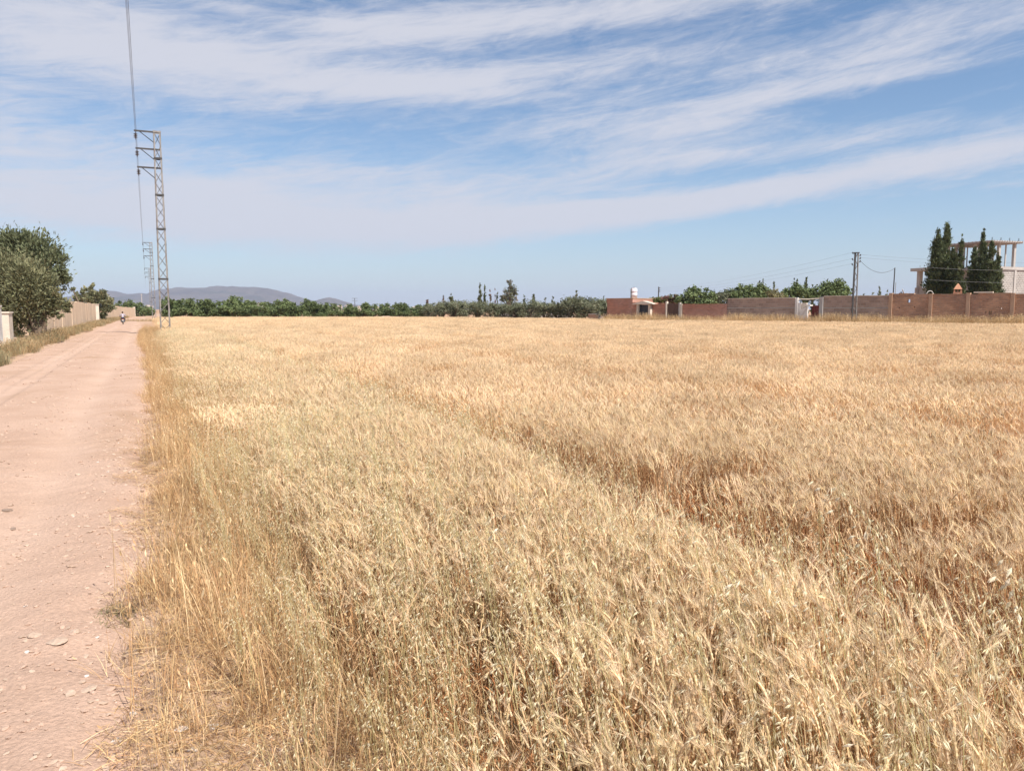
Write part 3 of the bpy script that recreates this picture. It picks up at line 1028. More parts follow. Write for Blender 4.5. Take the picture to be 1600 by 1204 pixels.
def build_pylons():
    M['dark_galv'] = surf('dull_steel', (0.15, 0.138, 0.13), (0.22, 0.205, 0.195), 3, 0.65, 0.1, 30, 0.4, 0.1, c3=(0.14, 0.10, 0.08))
    H, WB, WT = 12.6, 0.60, 0.40
    plates = [0.0, 3.50, 6.61, 8.70, 10.93, 12.53]

    def half(z):
        return (WB + (WT - WB) * z / H) / 2
    e = empty('lattice_pylon')
    lb = MB()
    for sx in (-1, 1):
        for sy in (-1, 1):
            b = MB()
            h0, h1 = half(0), half(H)
            for dx, dy in ((0.075, 0.009), (0.009, 0.075)):
                vs = []
                for z, h in ((-0.3, h0), (H, h1)):
                    x0, y0 = sx * h, sy * h
                    x1, y1 = x0 - sx * dx, y0 - sy * dy
                    vs += [(x0, y0, z), (x1, y0, z), (x1, y1, z), (x0, y1, z)]
                b.add(vs, [(3, 2, 1, 0), (4, 5, 6, 7), (0, 1, 5, 4), (1, 2, 6, 5), (2, 3, 7, 6), (3, 0, 4, 7)])
            b.build('leg', M['galv'], e)
    bar = MB().box(-0.028, 0.028, -0.004, 0.004, 0, 1)
    bar.box(-0.028, -0.020, -0.030, -0.0045, 0, 1)
    bar_me = bar.mesh('brace')
    bar_me.materials.append(M['dark_galv'])

    def brace(p, q, name='brace', me=None):
        p, q = Vector(p), Vector(q)
        o = bpy.data.objects.new(name, me or bar_me)
        COL.objects.link(o)
        o.parent = e
        o.location = p
        d = q - p
        o.rotation_mode = 'QUATERNION'
        o.rotation_quaternion = d.to_track_quat('Z', 'Y')
        o.scale = (1, 1, d.length)
        return o
    for i in range(5):
        z0, z1 = plates[i], plates[i + 1]
        n = max(2, round((z1 - z0) / 0.74))
        for k in range(n):
            a, c = z0 + (z1 - z0) * k / n, z0 + (z1 - z0) * (k + 1) / n
            ha, hc = half(a) - 0.012, half(c) - 0.012
            for face in range(4):
                flip = (k + i + (face in (1, 2))) % 2 == 0
                s0, s1 = (-1, 1) if flip else (1, -1)
                if face == 0:
                    p, q = (s0 * ha, -ha, a), (s1 * hc, -hc, c)
                elif face == 1:
                    p, q = (s0 * ha, ha, a), (s1 * hc, hc, c)
                elif face == 2:
                    p, q = (-ha, s0 * ha, a), (-hc, s1 * hc, c)
                else:
                    p, q = (ha, s0 * ha, a), (hc, s1 * hc, c)
                brace(p, q)
    for z in plates[1:]:
        h = half(z) + 0.012
        b = MB()
        t = 0.05
        b.box(-h, h, -h - 0.012, -h, z - t, z + t).box(-h, h, h, h + 0.012, z - t, z + t)
        b.box(-h - 0.012, -h, -h, h, z - t, z + t).box(h, h + 0.012, -h, h, z - t, z + t)
        b.build('joint_plate', M['dark_steel'] if z < 12 else M['galv'], e)
    for z, ARM in zip(ARM_Z, ARMS):
        h = half(z)
        b = MB().box(-h - ARM, h * 0.9, -0.05, 0.05, z - 0.045, z + 0.045)
        b.build('cross_arm', M['dark_steel'], e)
        b = MB().tube([(-h, 0, z - 0.62), (-h - ARM * 0.70, 0, z - 0.04)], 0.026, 4)
        b.build('arm_strut', M['dark_steel'], e)
    for z, zi, ARM in zip(ARM_Z, INS_Z, ARMS):
        x = -half(z) - ARM + 0.08
        b = MB().tube([(x, 0, z - 0.05), (x, 0, z - 0.16)], 0.016, 6)
        prof = []
        for k in range(3):
            zz = -0.16 - k * 0.10
            prof += [(0.03, zz), (0.115, zz - 0.045), (0.12, zz - 0.06), (0.045, zz - 0.075)]
        prof.append((0.02, -0.48))
        b.lathe(prof[::-1], (x, 0, z), 10)
        b.tube([(x, 0, z - 0.46), (x, 0, zi + 0.0)], 0.018, 6)
        b.build('insulator', M['insulator'], e)
    spots = [(53.8, 'tall near lattice pylon with three left arms beside the wheat field'),
             (141.8, 'middle lattice pylon behind the tall near one along the road'),
             (229.8, 'farthest and smallest lattice pylon of the line, mostly hidden by the nearer ones')]
    for i, (s, lab) in enumerate(spots):
        o = e if i == 0 else copy_tree(e)
        x, y = road_pt(s, 1.0)
        o.location = (x, y, 0)
        o.rotation_euler = (0, 0, THETA)
        tag(o, lab, 'pylon', 'lattice pylons along the road')
    # conductors, sagging from arm to arm
    for z, ARM, name in zip(INS_Z, ARMS, ('upper', 'middle', 'lower')):
        xs = -0.2 - ARM + 0.08
        b = MB()
        pts = []
        for s0 in (-34.2, 53.8, 141.8, 229.8):
            for k in range(24):
                u = k / 24
                s = s0 + 88 * u
                x, y = road_pt(s, 1.0 + xs)
                pts.append((x, y, z - 0.02 - 4 * 1.1 * u * (1 - u)))
        b.tube(pts, 0.0052, 4)
        o = b.build('power_line', M['wire'], None, True)
        tag(o, '%s thin wire strung from the pylon arms along the road' % name, 'wire', 'conductors of the pylon line')


build_pylons()


# ------------------------------------------------------------------ left side of the road
def s_at(px, t):
    q = (px - 800) / F * math.cos(PITCH)
    return t * (math.cos(THETA) - q * math.sin(THETA)) / (math.sin(THETA) + q * math.cos(THETA))


def road_frame(name, s, t, label, cat, group=None):
    x, y = road_pt(s, t)
    return empty(name, (x, y, 0), math.pi / 2 + THETA, label, cat, group)


def build_left_wall():
    T = -5.5
    s0, s1 = s_at(49, T), s_at(149.5, T)
    e = road_frame('panel_wall', s0, T, 'long sand coloured panel wall running from under the grey green tree to the gap', 'wall')
    L = s1 - s0
    n = int(L / 2.6)
    g = random.Random(2)
    for k in range(n):
        a, c = L * k / n, L * (k + 1) / n
        z = 2.22 + g.uniform(-0.05, 0.05) - (0.25 if k == 0 else 0)
        dy = g.uniform(-0.02, 0.02)
        b = MB().box(a + 0.05, c - 0.05, dy, 0.14 + dy, -0.15, z)
        b.build('panel', M['panel'], e)
        MB().box(a - 0.05, a + 0.05, 0.03, 0.17, -0.15, z - 0.04).build('post', M['plaster_cream'] if g.random() < .3 else M['panel'], e)
    # gate pillar at the gap
    sp = s_at(154.3, T)
    p = road_frame('gate_pillar', sp, T, 'pale square pillar standing alone at the gap after the long panel wall', 'pillar')
    MB().box(-0.9, 0.9, -0.06, 0.3, -0.15, 2.15).build('shaft', M['plaster_cream'], p)
    MB().box(-0.98, 0.98, -0.12, 0.36, 2.15, 2.24).build('cap', M['plaster_cream'], p)
    # second wall, following the bend
    sA = s_at(162, T)
    A = road_pt(sA, T)
    Bx, By = at(211, 172)
    B = np.array([Bx, By])
    d = B - A
    L = float(np.hypot(*d))
    e = empty('panel_wall', (A[0], A[1], 0), math.atan2(d[1], d[0]), 'farther sand coloured panel wall beyond the gap, behind the motorcycle', 'wall')
    n = int(L / 3.0)
    for k in range(n):
        a, c = L * k / n, L * (k + 1) / n
        z = 2.2 + g.uniform(-0.05, 0.05) - 0.35 * k / n
        dy = g.uniform(-0.02, 0.02)
        MB().box(a + 0.05, c - 0.05, dy, 0.14 + dy, -0.15, z).build('panel', M['panel'], e)
        MB().box(a - 0.05, a + 0.05, 0.03, 0.17, -0.15, z - 0.04).build('post', M['panel'], e)
    MB().box(L - 0.25, L + 0.35, -0.1, 0.35, -0.15, 2.1).build('end_pillar', M['plaster_cream'], e)
    # near pillar and wall stub at the left frame edge
    sp = s_at(15, T)
    p = road_frame('gate_pillar', sp, T, 'cream stuccoed pillar under the tree at the left edge of the photo', 'pillar')
    MB().box(-0.52, 0.52, -0.02, 0.42, -0.15, zat(489, 35.5)).build('shaft', M['plaster_cream'], p)
    MB().box(-0.57, 0.57, -0.06, 0.47, zat(489, 35.5), zat(489, 35.5) + 0.07).build('cap', M['plaster_cream'], p)
    sa, sb = s_at(-75, T), s_at(2, T)
    e = road_frame('panel_wall', sa, T, 'white end of a wall just inside the left edge of the photo', 'wall')
    MB().box(0, sb - sa, 0, 0.18, -0.15, 1.7).build('panel', M['plaster_white'], e)
    MB().box(-0.02, sb - sa + 0.02, -0.03, 0.21, 1.7, 1.76).build('coping', M['plaster_white'], e)
    sa, sb = s_at(-60, -5.25), s_at(84, -5.25)
    e = road_frame('low_ledge', sa, -5.25, 'low concrete ledge along the foot of the left wall behind dry weeds', 'ledge')
    k, n = 0, 12
    for k in range(n):
        a, c = (sb - sa) * k / n, (sb - sa) * (k + 1) / n
        MB().box(a + 0.01, c - 0.01, g.uniform(-.02, .02), 0.17, -0.1, 0.17 + g.uniform(-0.02, 0.02)).build('ledge_block', M['plaster_cream'], e)


build_left_wall()


# ------------------------------------------------------------------ compound on the right
WU = np.array([26.25, -24.0])
WU = WU / np.hypot(*WU)
W_ANG = math.atan2(WU[1], WU[0])


def wall_pt(px, back=0.0):
    q = (px - 800) / F * math.cos(PITCH)
    k = (q * 78 - 9.75) / (26.25 + 24 * q)
    p = np.array([9.75 + 26.25 * k, 78 - 24 * k])
    return p + back * np.array([-WU[1], WU[0]])


def wall_frame(name, px0, px1, label, cat, group=None, back=0.0):
    a, c = wall_pt(px0), wall_pt(px1)
    p = wall_pt(px0, back)
    e = empty(name, (p[0], p[1], 0), W_ANG, label, cat, group)
    return e, float(np.hypot(*(c - a))), float((a[1] + c[1]) / 2)


def holed(b, L, z0, z1, y0, y1, holes, x0=0.0):
    xs = sorted({x0, L, *[h[0] for h in holes], *[h[1] for h in holes]})
    for xa, xb in zip(xs[:-1], xs[1:]):
        zs = [z0]
        for h in sorted(holes, key=lambda h: h[2]):
            if h[0] <= xa + 1e-6 and h[1] >= xb - 1e-6:
                zs += [h[2], h[3]]
        zs.append(z1)
        for za, zb in zip(zs[0::2], zs[1::2]):
            if zb - za > 1e-4:
                b.box(xa, xb, y0, y1, za, zb)
    return b


def build_compound():
    g = random.Random(12)
    # low brick house
    e, L, D = wall_frame('brick_house', 948.5, 999, 'low reddish brick house at the left end of the compound, under a water tank', 'house')
    zt = zat(466, 77)
    b = MB()
    holed(b, L, -0.2, zt - 0.42, 0, 0.25, [])
    b.box(0, 0.25, 0.25, 6, -0.2, zt - 0.42).box(L - 0.25, L, 0.25, 6, -0.2, zt - 0.42).box(0.25, L - 0.25, 5.75, 6, -0.2, zt - 0.42)
    b.build('wall', M['red_brick'], e)
    MB().box(-0.04, L * 0.80, -0.04, 6.04, zt - 0.42, zt - 0.06).build('parapet', M['red_brick'], e)
    MB().box(-0.08, L * 0.80 + 0.04, -0.08, 6.08, zt - 0.06, zt + 0.02).build('coping', M['adobe_post'], e)
    # porch with gable
    e, L, D = wall_frame('gabled_porch', 997.5, 1019, 'small gabled porch with pale posts round a dark metal door', 'porch')
    ztop = zat(471.0, D)
    zd = zat(475.5, D)
    w = L
    for x0 in (0.0, w - 0.24):
        MB().box(x0, x0 + 0.24, -0.35, 0.3, -0.2, zd).build('post', M['plaster_cream'], e)
    b = MB().prism([(-0.35, zd), (w + 0.35, zd), (w + 0.35, zd + 0.07), (w / 2, ztop + 0.05), (-0.35, zd + 0.07)], -0.5, 0.3)
    b.build('gable_roof', M['plaster_cream'], e)
    dr = MB()
    for x0, x1 in ((0.24, w / 2 - 0.01), (w / 2 + 0.01, w - 0.24)):
        o = MB().box(x0, x1, -0.1, -0.06, 0.02, zd - 0.02).build('door_leaf', M['door_dark'], e)
        b = MB()
        for xx in (x0, (x0 + x1) / 2 - 0.02, x1 - 0.04):
            b.box(xx, xx + 0.04, -0.13, -0.102, 0.03, zd - 0.05)
        for zz in (0.35, 1.1, zd - 0.35):
            b.box(x0, x1, -0.125, -0.104, zz, zz + 0.04)
        b.build('bar', M['wire'], o)
    # white building behind, with flat roof slab
    e, L, D = wall_frame('white_outbuilding', 988, 1040, 'whitewashed low outbuilding with flat grey roof behind the gabled porch', 'building', None, 5.0)
    D2 = D + 4
    b = MB()
    holed(b, L, -0.2, zat(466.5, D2), 0, 0.2, [(L * .62, L * .70, 0.9, 1.9)])
    b.box(0, 0.2, 0.2, 5, -0.2, zat(466.5, D2)).box(L - .2, L, 0.2, 5, -0.2, zat(466.5, D2)).box(0.2, L - .2, 4.8, 5, -0.2, zat(466.5, D2))
    b.build('wall', M['plaster_white'], e)
    MB().box(-0.5, L + 0.5, -0.4, 5.4, zat(466.5, D2), zat(464.2, D2)).build('roof', M['concrete'], e)
    # tank on the house
    p = wall_pt(979.5, 1.2)
    Dk = p[1]
    zt2 = zt + 0.02
    e = empty('water_tank', (p[0], p[1], zt2), 0.3, 'tall white cylindrical water tank on the brick house roof', 'water tank')
    hh = zat(449.5, Dk) - zt2
    r = 5.2 * Dk / F
    MB().lathe([(r, 0.0), (r, hh * 0.30), (r * 1.03, hh * 0.31), (r * 1.03, hh * .34), (r, hh * 0.35), (r, hh * 0.64), (r * 1.03, hh * 0.65), (r * 1.03, hh * .68), (r, hh * 0.69), (r, hh * 0.86), (r * 0.8, hh * 0.95), (r * 0.35, hh * 0.98)], (0, 0, 0), 20).build('barrel', M['tank_white'], e, True)
    MB().lathe([(r * 0.36, hh * 0.975), (r * 0.36, hh * 1.03), (r * 0.2, hh * 1.04)], (0, 0, 0), 14).build('lid', M['dark_steel'], e, True)
    MB().tube([(-r * 1.08, -0.1, 0), (-r * 1.08, -0.1, hh * 0.9), (-r * 0.7, -0.05, hh * 0.98)], 0.035, 6).build('pipe', M['dark_steel'], e)
    # brick wall segments and the brown gate between
    for pa, pb, top, lab in ((1019.5, 1040, 475.5, 'short reddish brick wall between the gabled porch and the brown gate'), (1066.5, 1136, 475.8, 'long low reddish brick wall under the fig tree')):
        e, L, D = wall_frame('brick_wall', pa, pb, lab, 'wall')
        z = zat(top, D)
        MB().box(0, L, 0, 0.22, -0.2, z).build('wall_body', M['red_brick'], e)
        n = max(2, int(L / 1.0))
        for k in range(n):
            MB().box(L * k / n + 0.005, L * (k + 1) / n - 0.005, -0.02, 0.24, z, z + 0.05 + g.uniform(0, 0.015)).build('coping_slab', M['red_brick'], e)
    e, L, D = wall_frame('brown_gate', 1040.5, 1066, 'brown double metal gate between two pale posts under reddish flowers', 'gate')
    zg = zat(472.5, D)
    ppm = L / 25.5
    MB().box(0, 1.9 * ppm, -0.1, 0.2, -0.2, zat(470.8, D)).build('post', M['plaster_cream'], e)
    MB().box(20.2 * ppm, 22.4 * ppm, -0.1, 0.2, -0.2, zg).build('post', M['concrete'], e)
    MB().box(22.6 * ppm, 25.2 * ppm, -0.05, 0.25, -0.2, zat(475, D)).build('post', M['plaster_cream'], e)
    for x0, x1 in ((2.0 * ppm, 11 * ppm), (11.15 * ppm, 20.1 * ppm)):
        lf = MB().box(x0, x1, 0.0, 0.03, 0.05, zg - 0.1).build('gate_leaf', M['door_brown'], e)
        n = 6
        for k in range(n):
            a, c = x0 + (x1 - x0) * k / n, x0 + (x1 - x0) * (k + 1) / n
            MB().box(a + 0.01, c - 0.01, -0.02, -0.002, 0.06, zg - 0.12).build('slat', M['door_brown'], lf)
    # grey block walls
    for pa, pb, top, lab in ((1136.5, 1242, 465.7, 'long grey brown block wall left of the white gateway'), (1286.5, 1389, 462.0, 'grey brown block wall behind the lattice pole')):
        e, L, D = wall_frame('block_wall', pa, pb, lab, 'wall')
        z = zat(top, D)
        zm = zat(481.5, D)
        MB().box(0, L, 0.0, 0.2, -0.2, zm).build('lower_course', M['grey_block'], e)
        MB().box(0, L, -0.012, 0.212, zm, zm + 0.07).build('band', M['concrete'], e)
        MB().box(0, L, 0.004, 0.196, zm + 0.07, z - 0.05).build('upper_course', M['grey_block'], e)
        n = int(L / 1.2)
        for k in range(n):
            MB().box(L * k / n + 0.006, L * (k + 1) / n - 0.006, -0.03, 0.23, z - 0.05, z + 0.01 + g.uniform(0, 0.02)).build('coping_slab', M['plaster_cream'], e)
    # white gateway
    e, L, D = wall_frame('gateway', 1242.5, 1286, 'broken white plastered gateway with pale posts between the two grey walls', 'gateway')
    ppm = L / 43.5

    def X(px):
        return (px - 1242.5) * ppm
    MB().box(X(1242.6), X(1246.3), -0.08, 0.25, -0.2, zat(465.0, D)).build('post', M['plaster_white'], e)
    MB().box(X(1280.6), X(1286.0), -0.12, 0.25, -0.2, zat(464.0, D)).build('post', M['concrete_pale'], e)
    MB().box(X(1246.5), X(1250), 0.02, 0.22, -0.2, zat(473, D)).build('side_panel', M['grey_block'], e)
    b = MB().prism([(X(1250.2), -0.2), (X(1253.8), -0.2), (X(1255), 1.35), (X(1256), zat(473, D)), (X(1250.2), zat(473, D))], -0.55, -0.35)
    b.build('broken_panel', M['plaster_white'], e)
    b = MB().prism([(X(1255), -0.2), (X(1266.5), -0.2), (X(1267.6), zat(478.5, D)), (X(1255.9), zat(483.5, D))], -0.75, -0.55)
    b.build('broken_panel', M['plaster_white'], e)
    b = MB().prism([(X(1256.5), zat(482, D)), (X(1264.5), zat(478, D)), (X(1264.2), zat(473, D)), (X(1256.8), zat(473, D))], -0.52, -0.34)
    b.build('broken_panel', M['plaster_cream'], e)
    MB().box(X(1264.4), X(1270), -0.6, 0.1, zat(478.3, D), zat(476, D)).build('ledge', M['plaster_white'], e)
    MB().tube([(X(1246), 0.05, zat(467, D)), (X(1262), 0.05, zat(467.4, D)), (X(1281), 0.05, zat(466.4, D))], 0.05, 6).build('lintel_pipe', M['plaster_cream'], e)
    MB().tube([(X(1246), 0.1, zat(469.5, D)), (X(1264), 0.1, zat(470, D)), (X(1281), 0.1, zat(468.5, D))], 0.022, 6).build('lintel_wire', M['wire'], e)
    e, L, D = wall_frame('red_door', 1268, 1280.4, 'dark red metal double door in the white gateway', 'door')
    zr = zat(477, D)
    for x0, x1 in ((0.02, L * .34), (L * .36, L - .02)):
        lf = MB().box(x0, x1, 0.02, 0.06, 0.02, zr).build('door_leaf', M['rust_red'], e)
        MB().box(x0, x1, -0.005, 0.018, zr - 0.12, zr - 0.06).box(x0, x1, -0.005, 0.018, 0.9, 0.96).box(x0, x0 + 0.05, -0.004, 0.017, 0.02, zr - 0.13).build('bar', M['rust_red'], lf)
    # adobe wall with posts
    e, L, D = wall_frame('adobe_wall', 1389.3, 1700, 'rough brown adobe wall with pale posts and small holes on the right', 'wall')
    a0 = wall_pt(1389.3)

    def XA(px):
        return float(np.hypot(*(wall_pt(px) - a0)))

    def zz(py, px):
        return zat(py, wall_pt(px)[1])
    posts = [1391, 1453.5, 1512, 1581.5, 1650]
    posts_x = [XA(p) for p in posts] + [L]
    holes = [(1417.5, 1421.5, 472.5, 467.5), (1404.6, 1406.0, 482, 480.2), (1540.0, 1541.6, 489.5, 487), (1545.2, 1547.0, 492.5, 485.5), (1547.8, 1549.6, 492.5, 485.5), (1563, 1565, 483, 480.5), (1428, 1429.3, 480.5, 478.8)]
    for k in range(5):
        xa, xb = posts_x[k] + 0.12, posts_x[k + 1] - 0.12
        z = zz(460.0 - 0.1 * k, min(posts[k] + 30, 1640)) + g.uniform(-0.03, 0.03)
        hs = []
        for h in holes:
            if xa < XA(h[0]) and XA(h[1]) < xb:
                hs.append((XA(h[0]), XA(h[1]), zz(h[2], h[0]), zz(h[3], h[0])))
        b = MB()
        holed(b, xb, -0.2, z, 0, 0.28, hs, xa)
        b.build('wall_bay', M['adobe'], e)
        n = max(3, int((xb - xa) / 0.45))
        for q in range(n):
            u0, u1 = xa + (xb - xa) * q / n, xa + (xb - xa) * (q + 1) / n
            if g.random() < 0.85:
                MB().box(u0 + 0.01, u1 - 0.01, -0.02 + g.uniform(-.015, .015), 0.3, z, z + 0.05 + g.uniform(0, 0.035)).build('coping_brick', M['adobe_post'] if g.random() < .5 else M['adobe'], e)
        MB().box(posts_x[k] - 0.12, posts_x[k] + 0.12, -0.10, 0.30, -0.2, z + 0.10).build('post', M['adobe_post'], e)
    MB().box(XA(1520), XA(1550), -0.06, 0.20, zz(459.8, 1535) + 0.095, zz(459.8, 1535) + 0.20).build('pale_plank', M['plaster_cream'], e)
    # terracotta chimney cap above the wall
    D = wall_pt(1493)[1] + 1.5
    x, y = at(1493, D)
    e = empty('chimney', (x, y, 0), -0.5, 'small terracotta chimney with a peaked cap rising above the adobe wall', 'chimney')
    zb = zat(459, D)
    z1, z2, z3 = zat(456.3, D), zat(451.8, D), zat(442.8, D)
    w = 6.0 * D / F
    MB().box(-w * 0.8, w * 0.8, -w * 0.8, w * 0.8, -0.1, zb - 0.1).build('stack', M['adobe'], e)
    MB().box(-w, w, -w, w, zb - 0.098, z1).build('shelf', M['terracotta'], e)
    for sx in (-1, 1):
        for sy in (-1, 1):
            MB().box(sx * w * 0.75 - 0.05, sx * w * 0.75 + 0.05, sy * w * 0.75 - 0.05, sy * w * 0.75 + 0.05, z1, z2).build('post', M['terracotta'], e)
    MB().box(-0.05, 0.05, -0.05, 0.05, z1, z2).build('post', M['terracotta'], e)
    b = MB()
    for f0, f1, za, zb2 in ((1.0, 0.72, 0.0, 0.30), (0.72, 0.45, .30, .62), (0.45, 0.10, .62, 1.0)):
        A, B = w * f0, w * f1
        ya, yb = z2 + (z3 - z2) * za, z2 + (z3 - z2) * zb2
        b.add([(-A, -A, ya), (A, -A, ya), (A, A, ya), (-A, A, ya), (-B, -B, yb), (B, -B, yb), (B, B, yb), (-B, B, yb)],
              [(3, 2, 1, 0), (4, 5, 6, 7), (0, 1, 5, 4), (1, 2, 6, 5), (2, 3, 7, 6), (3, 0, 4, 7)])
    b.build('peaked_cap', M['terracotta'], e)
    # white hoop and dish behind the wall
    D = wall_pt(1450)[1] + 1.0
    x, y = at(1450, D)
    z0 = zat(462, D)
    rr = 5.6 * D / F
    pts = [(-rr, 0, 0.0), (-rr, 0, z0)] + [(rr * -math.cos(a), 0, z0 + rr * 1.35 * math.sin(a)) for a in np.linspace(0.2, math.pi - 0.2, 10)] + [(rr, 0, z0), (rr, 0, 0)]
    o = MB().tube(pts, 0.028, 6).build('hoop', M['plaster_white'], None, True)
    o.location = (x, y, 0)
    tag(o, 'white bent pipe hoop sticking up behind the adobe wall', 'hoop')
    D = wall_pt(1407)[1] + 2.0
    x, y = at(1407, D)
    e = empty('satellite_dish', (x, y, 0), 0.6, 'small white dish on a dark bracket above the left end of the adobe wall', 'satellite dish')
    zc = zat(455.5, D)
    MB().tube([(0, 0.1, -0.1), (0, 0.1, zc)], 0.04, 6).build('mast', M['dark_steel'], e)
    ob = MB().lathe([(0.03, 0.0), (0.12, 0.012), (0.19, 0.04), (0.235, 0.08), (0.23, 0.085), (0.18, 0.05), (0.02, 0.02)], (0, 0, 0), 18).build('dish', M['plaster_white'], e, True)
    ob.location = (0, 0.0, zc)
    ob.rotation_euler = (R(70), 0, R(30))
    MB().box(-0.12, 0.12, 0.02, 0.2, zc - 0.22, zc - 0.1).build('bracket', M['rust_red'], e)
    # low white walls to the left of the house
    for pa, pb, top, D, lab, m_ in ((934, 950, 490.3, 86, 'low whitewashed wall stub joined to the left of the brick house', 'plaster_white'), (919, 933.5, 491.0, 87, 'low brownish wall left of the whitewashed stub', 'adobe_post')):
        xa, ya = at(pa, D)
        xb, yb = at(pb, D - 1)
        e = empty('low_wall', (xa, ya, 0), math.atan2(yb - ya, xb - xa), lab, 'wall')
        L = math.hypot(xb - xa, yb - ya)
        z = zat(top, D)
        MB().box(0, L, 0, 0.2, -0.1, z).build('wall_body', M[m_], e)
        MB().box(-.02, L + .02, -0.03, 0.23, z, z + 0.06).build('coping', M['plaster_white'], e)
    xa, ya = at(780, 103)
    xb, yb = at(892, 95)
    e = empty('low_wall', (xa, ya, 0), math.atan2(yb - ya, xb - xa), 'low pale stone wall glimpsed under the olive trees', 'wall')
    L = math.hypot(xb - xa, yb - ya)
    n = 26
    for k in range(n):
        MB().box(L * k / n + 0.02, L * (k + 1) / n - 0.02, g.uniform(-.05, .05), 0.3, -0.1, 1.0 + g.uniform(-0.12, 0.1)).build('stone_block', M['plaster_white'], e)


build_compound()


def build_concrete_building():
    Cx, Cy = 55.4, 90.0
    e1 = np.array([0.94, 0.342])
    ang = math.atan2(e1[1], e1[0])
    e = empty('unfinished_building', (Cx, Cy, 0), ang, 'unfinished concrete building with bare columns carrying a roof slab on the right', 'building')
    z1 = zat(417.5, 92)          # first slab top
    z2 = zat(375.5, 90)
    zs = z2 - 0.26
    W, Dp = 9.5, 6.2
    # ground and first storey walls of white block, in bays between columns
    za = 3.3
    xs = [1.15, 4.05, 4.42, 9.3]
    MB().box(0.9, 1.15, 0.0, 0.3, -0.1, z1 - 0.35).build('column', M['concrete_pale'], e)
    MB().box(4.07, 4.40, -0.03, 0.3, -0.1, z1 - 0.35).build('column', M['concrete_pale'], e)
    for xa, xb in ((1.16, 4.06), (4.41, 9.2)):
        MB().box(xa, xb, 0.05, 0.25, -0.1, za).build('block_panel', M['white_block'], e)
        # upper bay: laid blocks with open joints
        b = MB()
        g = random.Random(int(xa * 10))
        zrow, r = za + 0.02, 0
        hrow = (z1 - 0.37 - za) / 13
        while zrow < z1 - 0.37 - hrow * 0.5:
            x = xa + (0.225 if r % 2 else 0.0)
            if r % 2:
                b.box(xa, x - 0.03, 0.06, 0.24, zrow, zrow + hrow - 0.03)
            while x < xb - 0.05:
                w = min(0.45, xb - x)
                b.box(x, x + w - 0.03, 0.05 + g.uniform(-.012, .012), 0.24, zrow, zrow + hrow - 0.03)
                x += 0.45
            zrow += hrow
            r += 1
        o = b.build('block', M['concrete_pale'], e)
        o['kind'] = 'stuff'
        MB().box(xa, xb, 0.10, 0.20, za + 0.005, z1 - 0.36).build('mortar_core', M['stone_dark'], e)
    MB().box(-0.15, 0.1, 0.1, Dp, -0.1, z1 - 0.35).build('side_wall', M['concrete'], e)
    MB().box(0.1, W, Dp - 0.25, Dp, -0.1, z1 - 0.35).build('rear_wall', M['concrete'], e)
    # first slab with the wing to the left
    MB().box(-0.3, W, -0.08, Dp + 0.2, z1 - 0.35, z1).build('floor_slab', M['concrete_pale'], e)
    xw = at(1417.5, 95)[0]
    MB().box(-5.1, -0.302, 2.6, Dp + 0.2, z1 - 0.38, z1 - 0.03).build('wing_slab', M['concrete'], e)
    for x in (-4.3, -1.6):
        for y in (3.0, 5.7):
            MB().box(x - 0.26, x + 0.26, y - 0.2, y + 0.2, -0.1, z1 - 0.385).build('wing_column', M['concrete'], e)
    MB().box(-4.9, -0.2, 5.6, 5.8, -0.1, zat(449.5, 94)).build('wing_parapet', M['concrete'], e)
    for k in range(4):
        x = -4.35 + k * 0.11
        MB().tube([(x, 3.0 + 0.1 * (k % 2), z1 - 0.03), (x + 0.02, 3.0, z1 + 0.55 + 0.1 * (k % 3))], 0.022, 5).build('rebar', M['dark_steel'], e)
    # roof slab on columns
    cols = [(0.25, 0.2, .30), (1.55, 0.2, .30), (4.05, 0.2, .30), (6.35, 0.2, .3), (0.25, 2.2, .26), (0.25, 4.2, .26), (0.25, 5.8, .26),
            (1.9, 3.0, .26), (4.1, 3.0, .3), (2.6, 5.7, .26), (4.6, 5.7, .26), (2.9, 3.0, .22), (1.4, 5.7, .26), (3.2, 0.6, .12), (0.9, 1.2, .12), (2.3, 1.6, .1), (3.5, 4.4, .1), (1.2, 4.0, .1)]
    for x, y, w in cols:
        if x < 6.0:
            MB().box(x - w * .5, x + w * .5, y - w * .5, y + w * .5, z1, zs).build('column', M['concrete_pale'], e)
    MB().box(-0.45, 4.75, -0.35, Dp + 0.35, zs + 0.12, z2 - 0.02).build('roof_slab', M['concrete_pale'], e)
    MB().box(-0.40, 4.70, -0.30, Dp + 0.30, zs, zs + 0.118).build('formwork', M['formwork'], e)
    for k in range(13):
        x = -0.35 + k * 0.41
        MB().box(x, x + 0.06, -0.385, -0.352, zs + 0.02, z2 + 0.03).build('formwork_stake', M['formwork'], e)
    for k in range(13):
        y = 0.1 + k * 0.48
        MB().box(-0.485, -0.452, y, y + 0.06, zs + 0.02, z2 + 0.02).build('formwork_stake', M['formwork'], e)
    for x in (0.2, 1.6, 3.0, 4.5):
        for k in range(2):
            MB().tube([(x + 0.1 * k, 0.1, z2 - 0.02), (x + 0.1 * k + 0.02, 0.1, z2 + 0.38)], 0.02, 5).build('rebar', M['dark_steel'], e)


build_concrete_building()


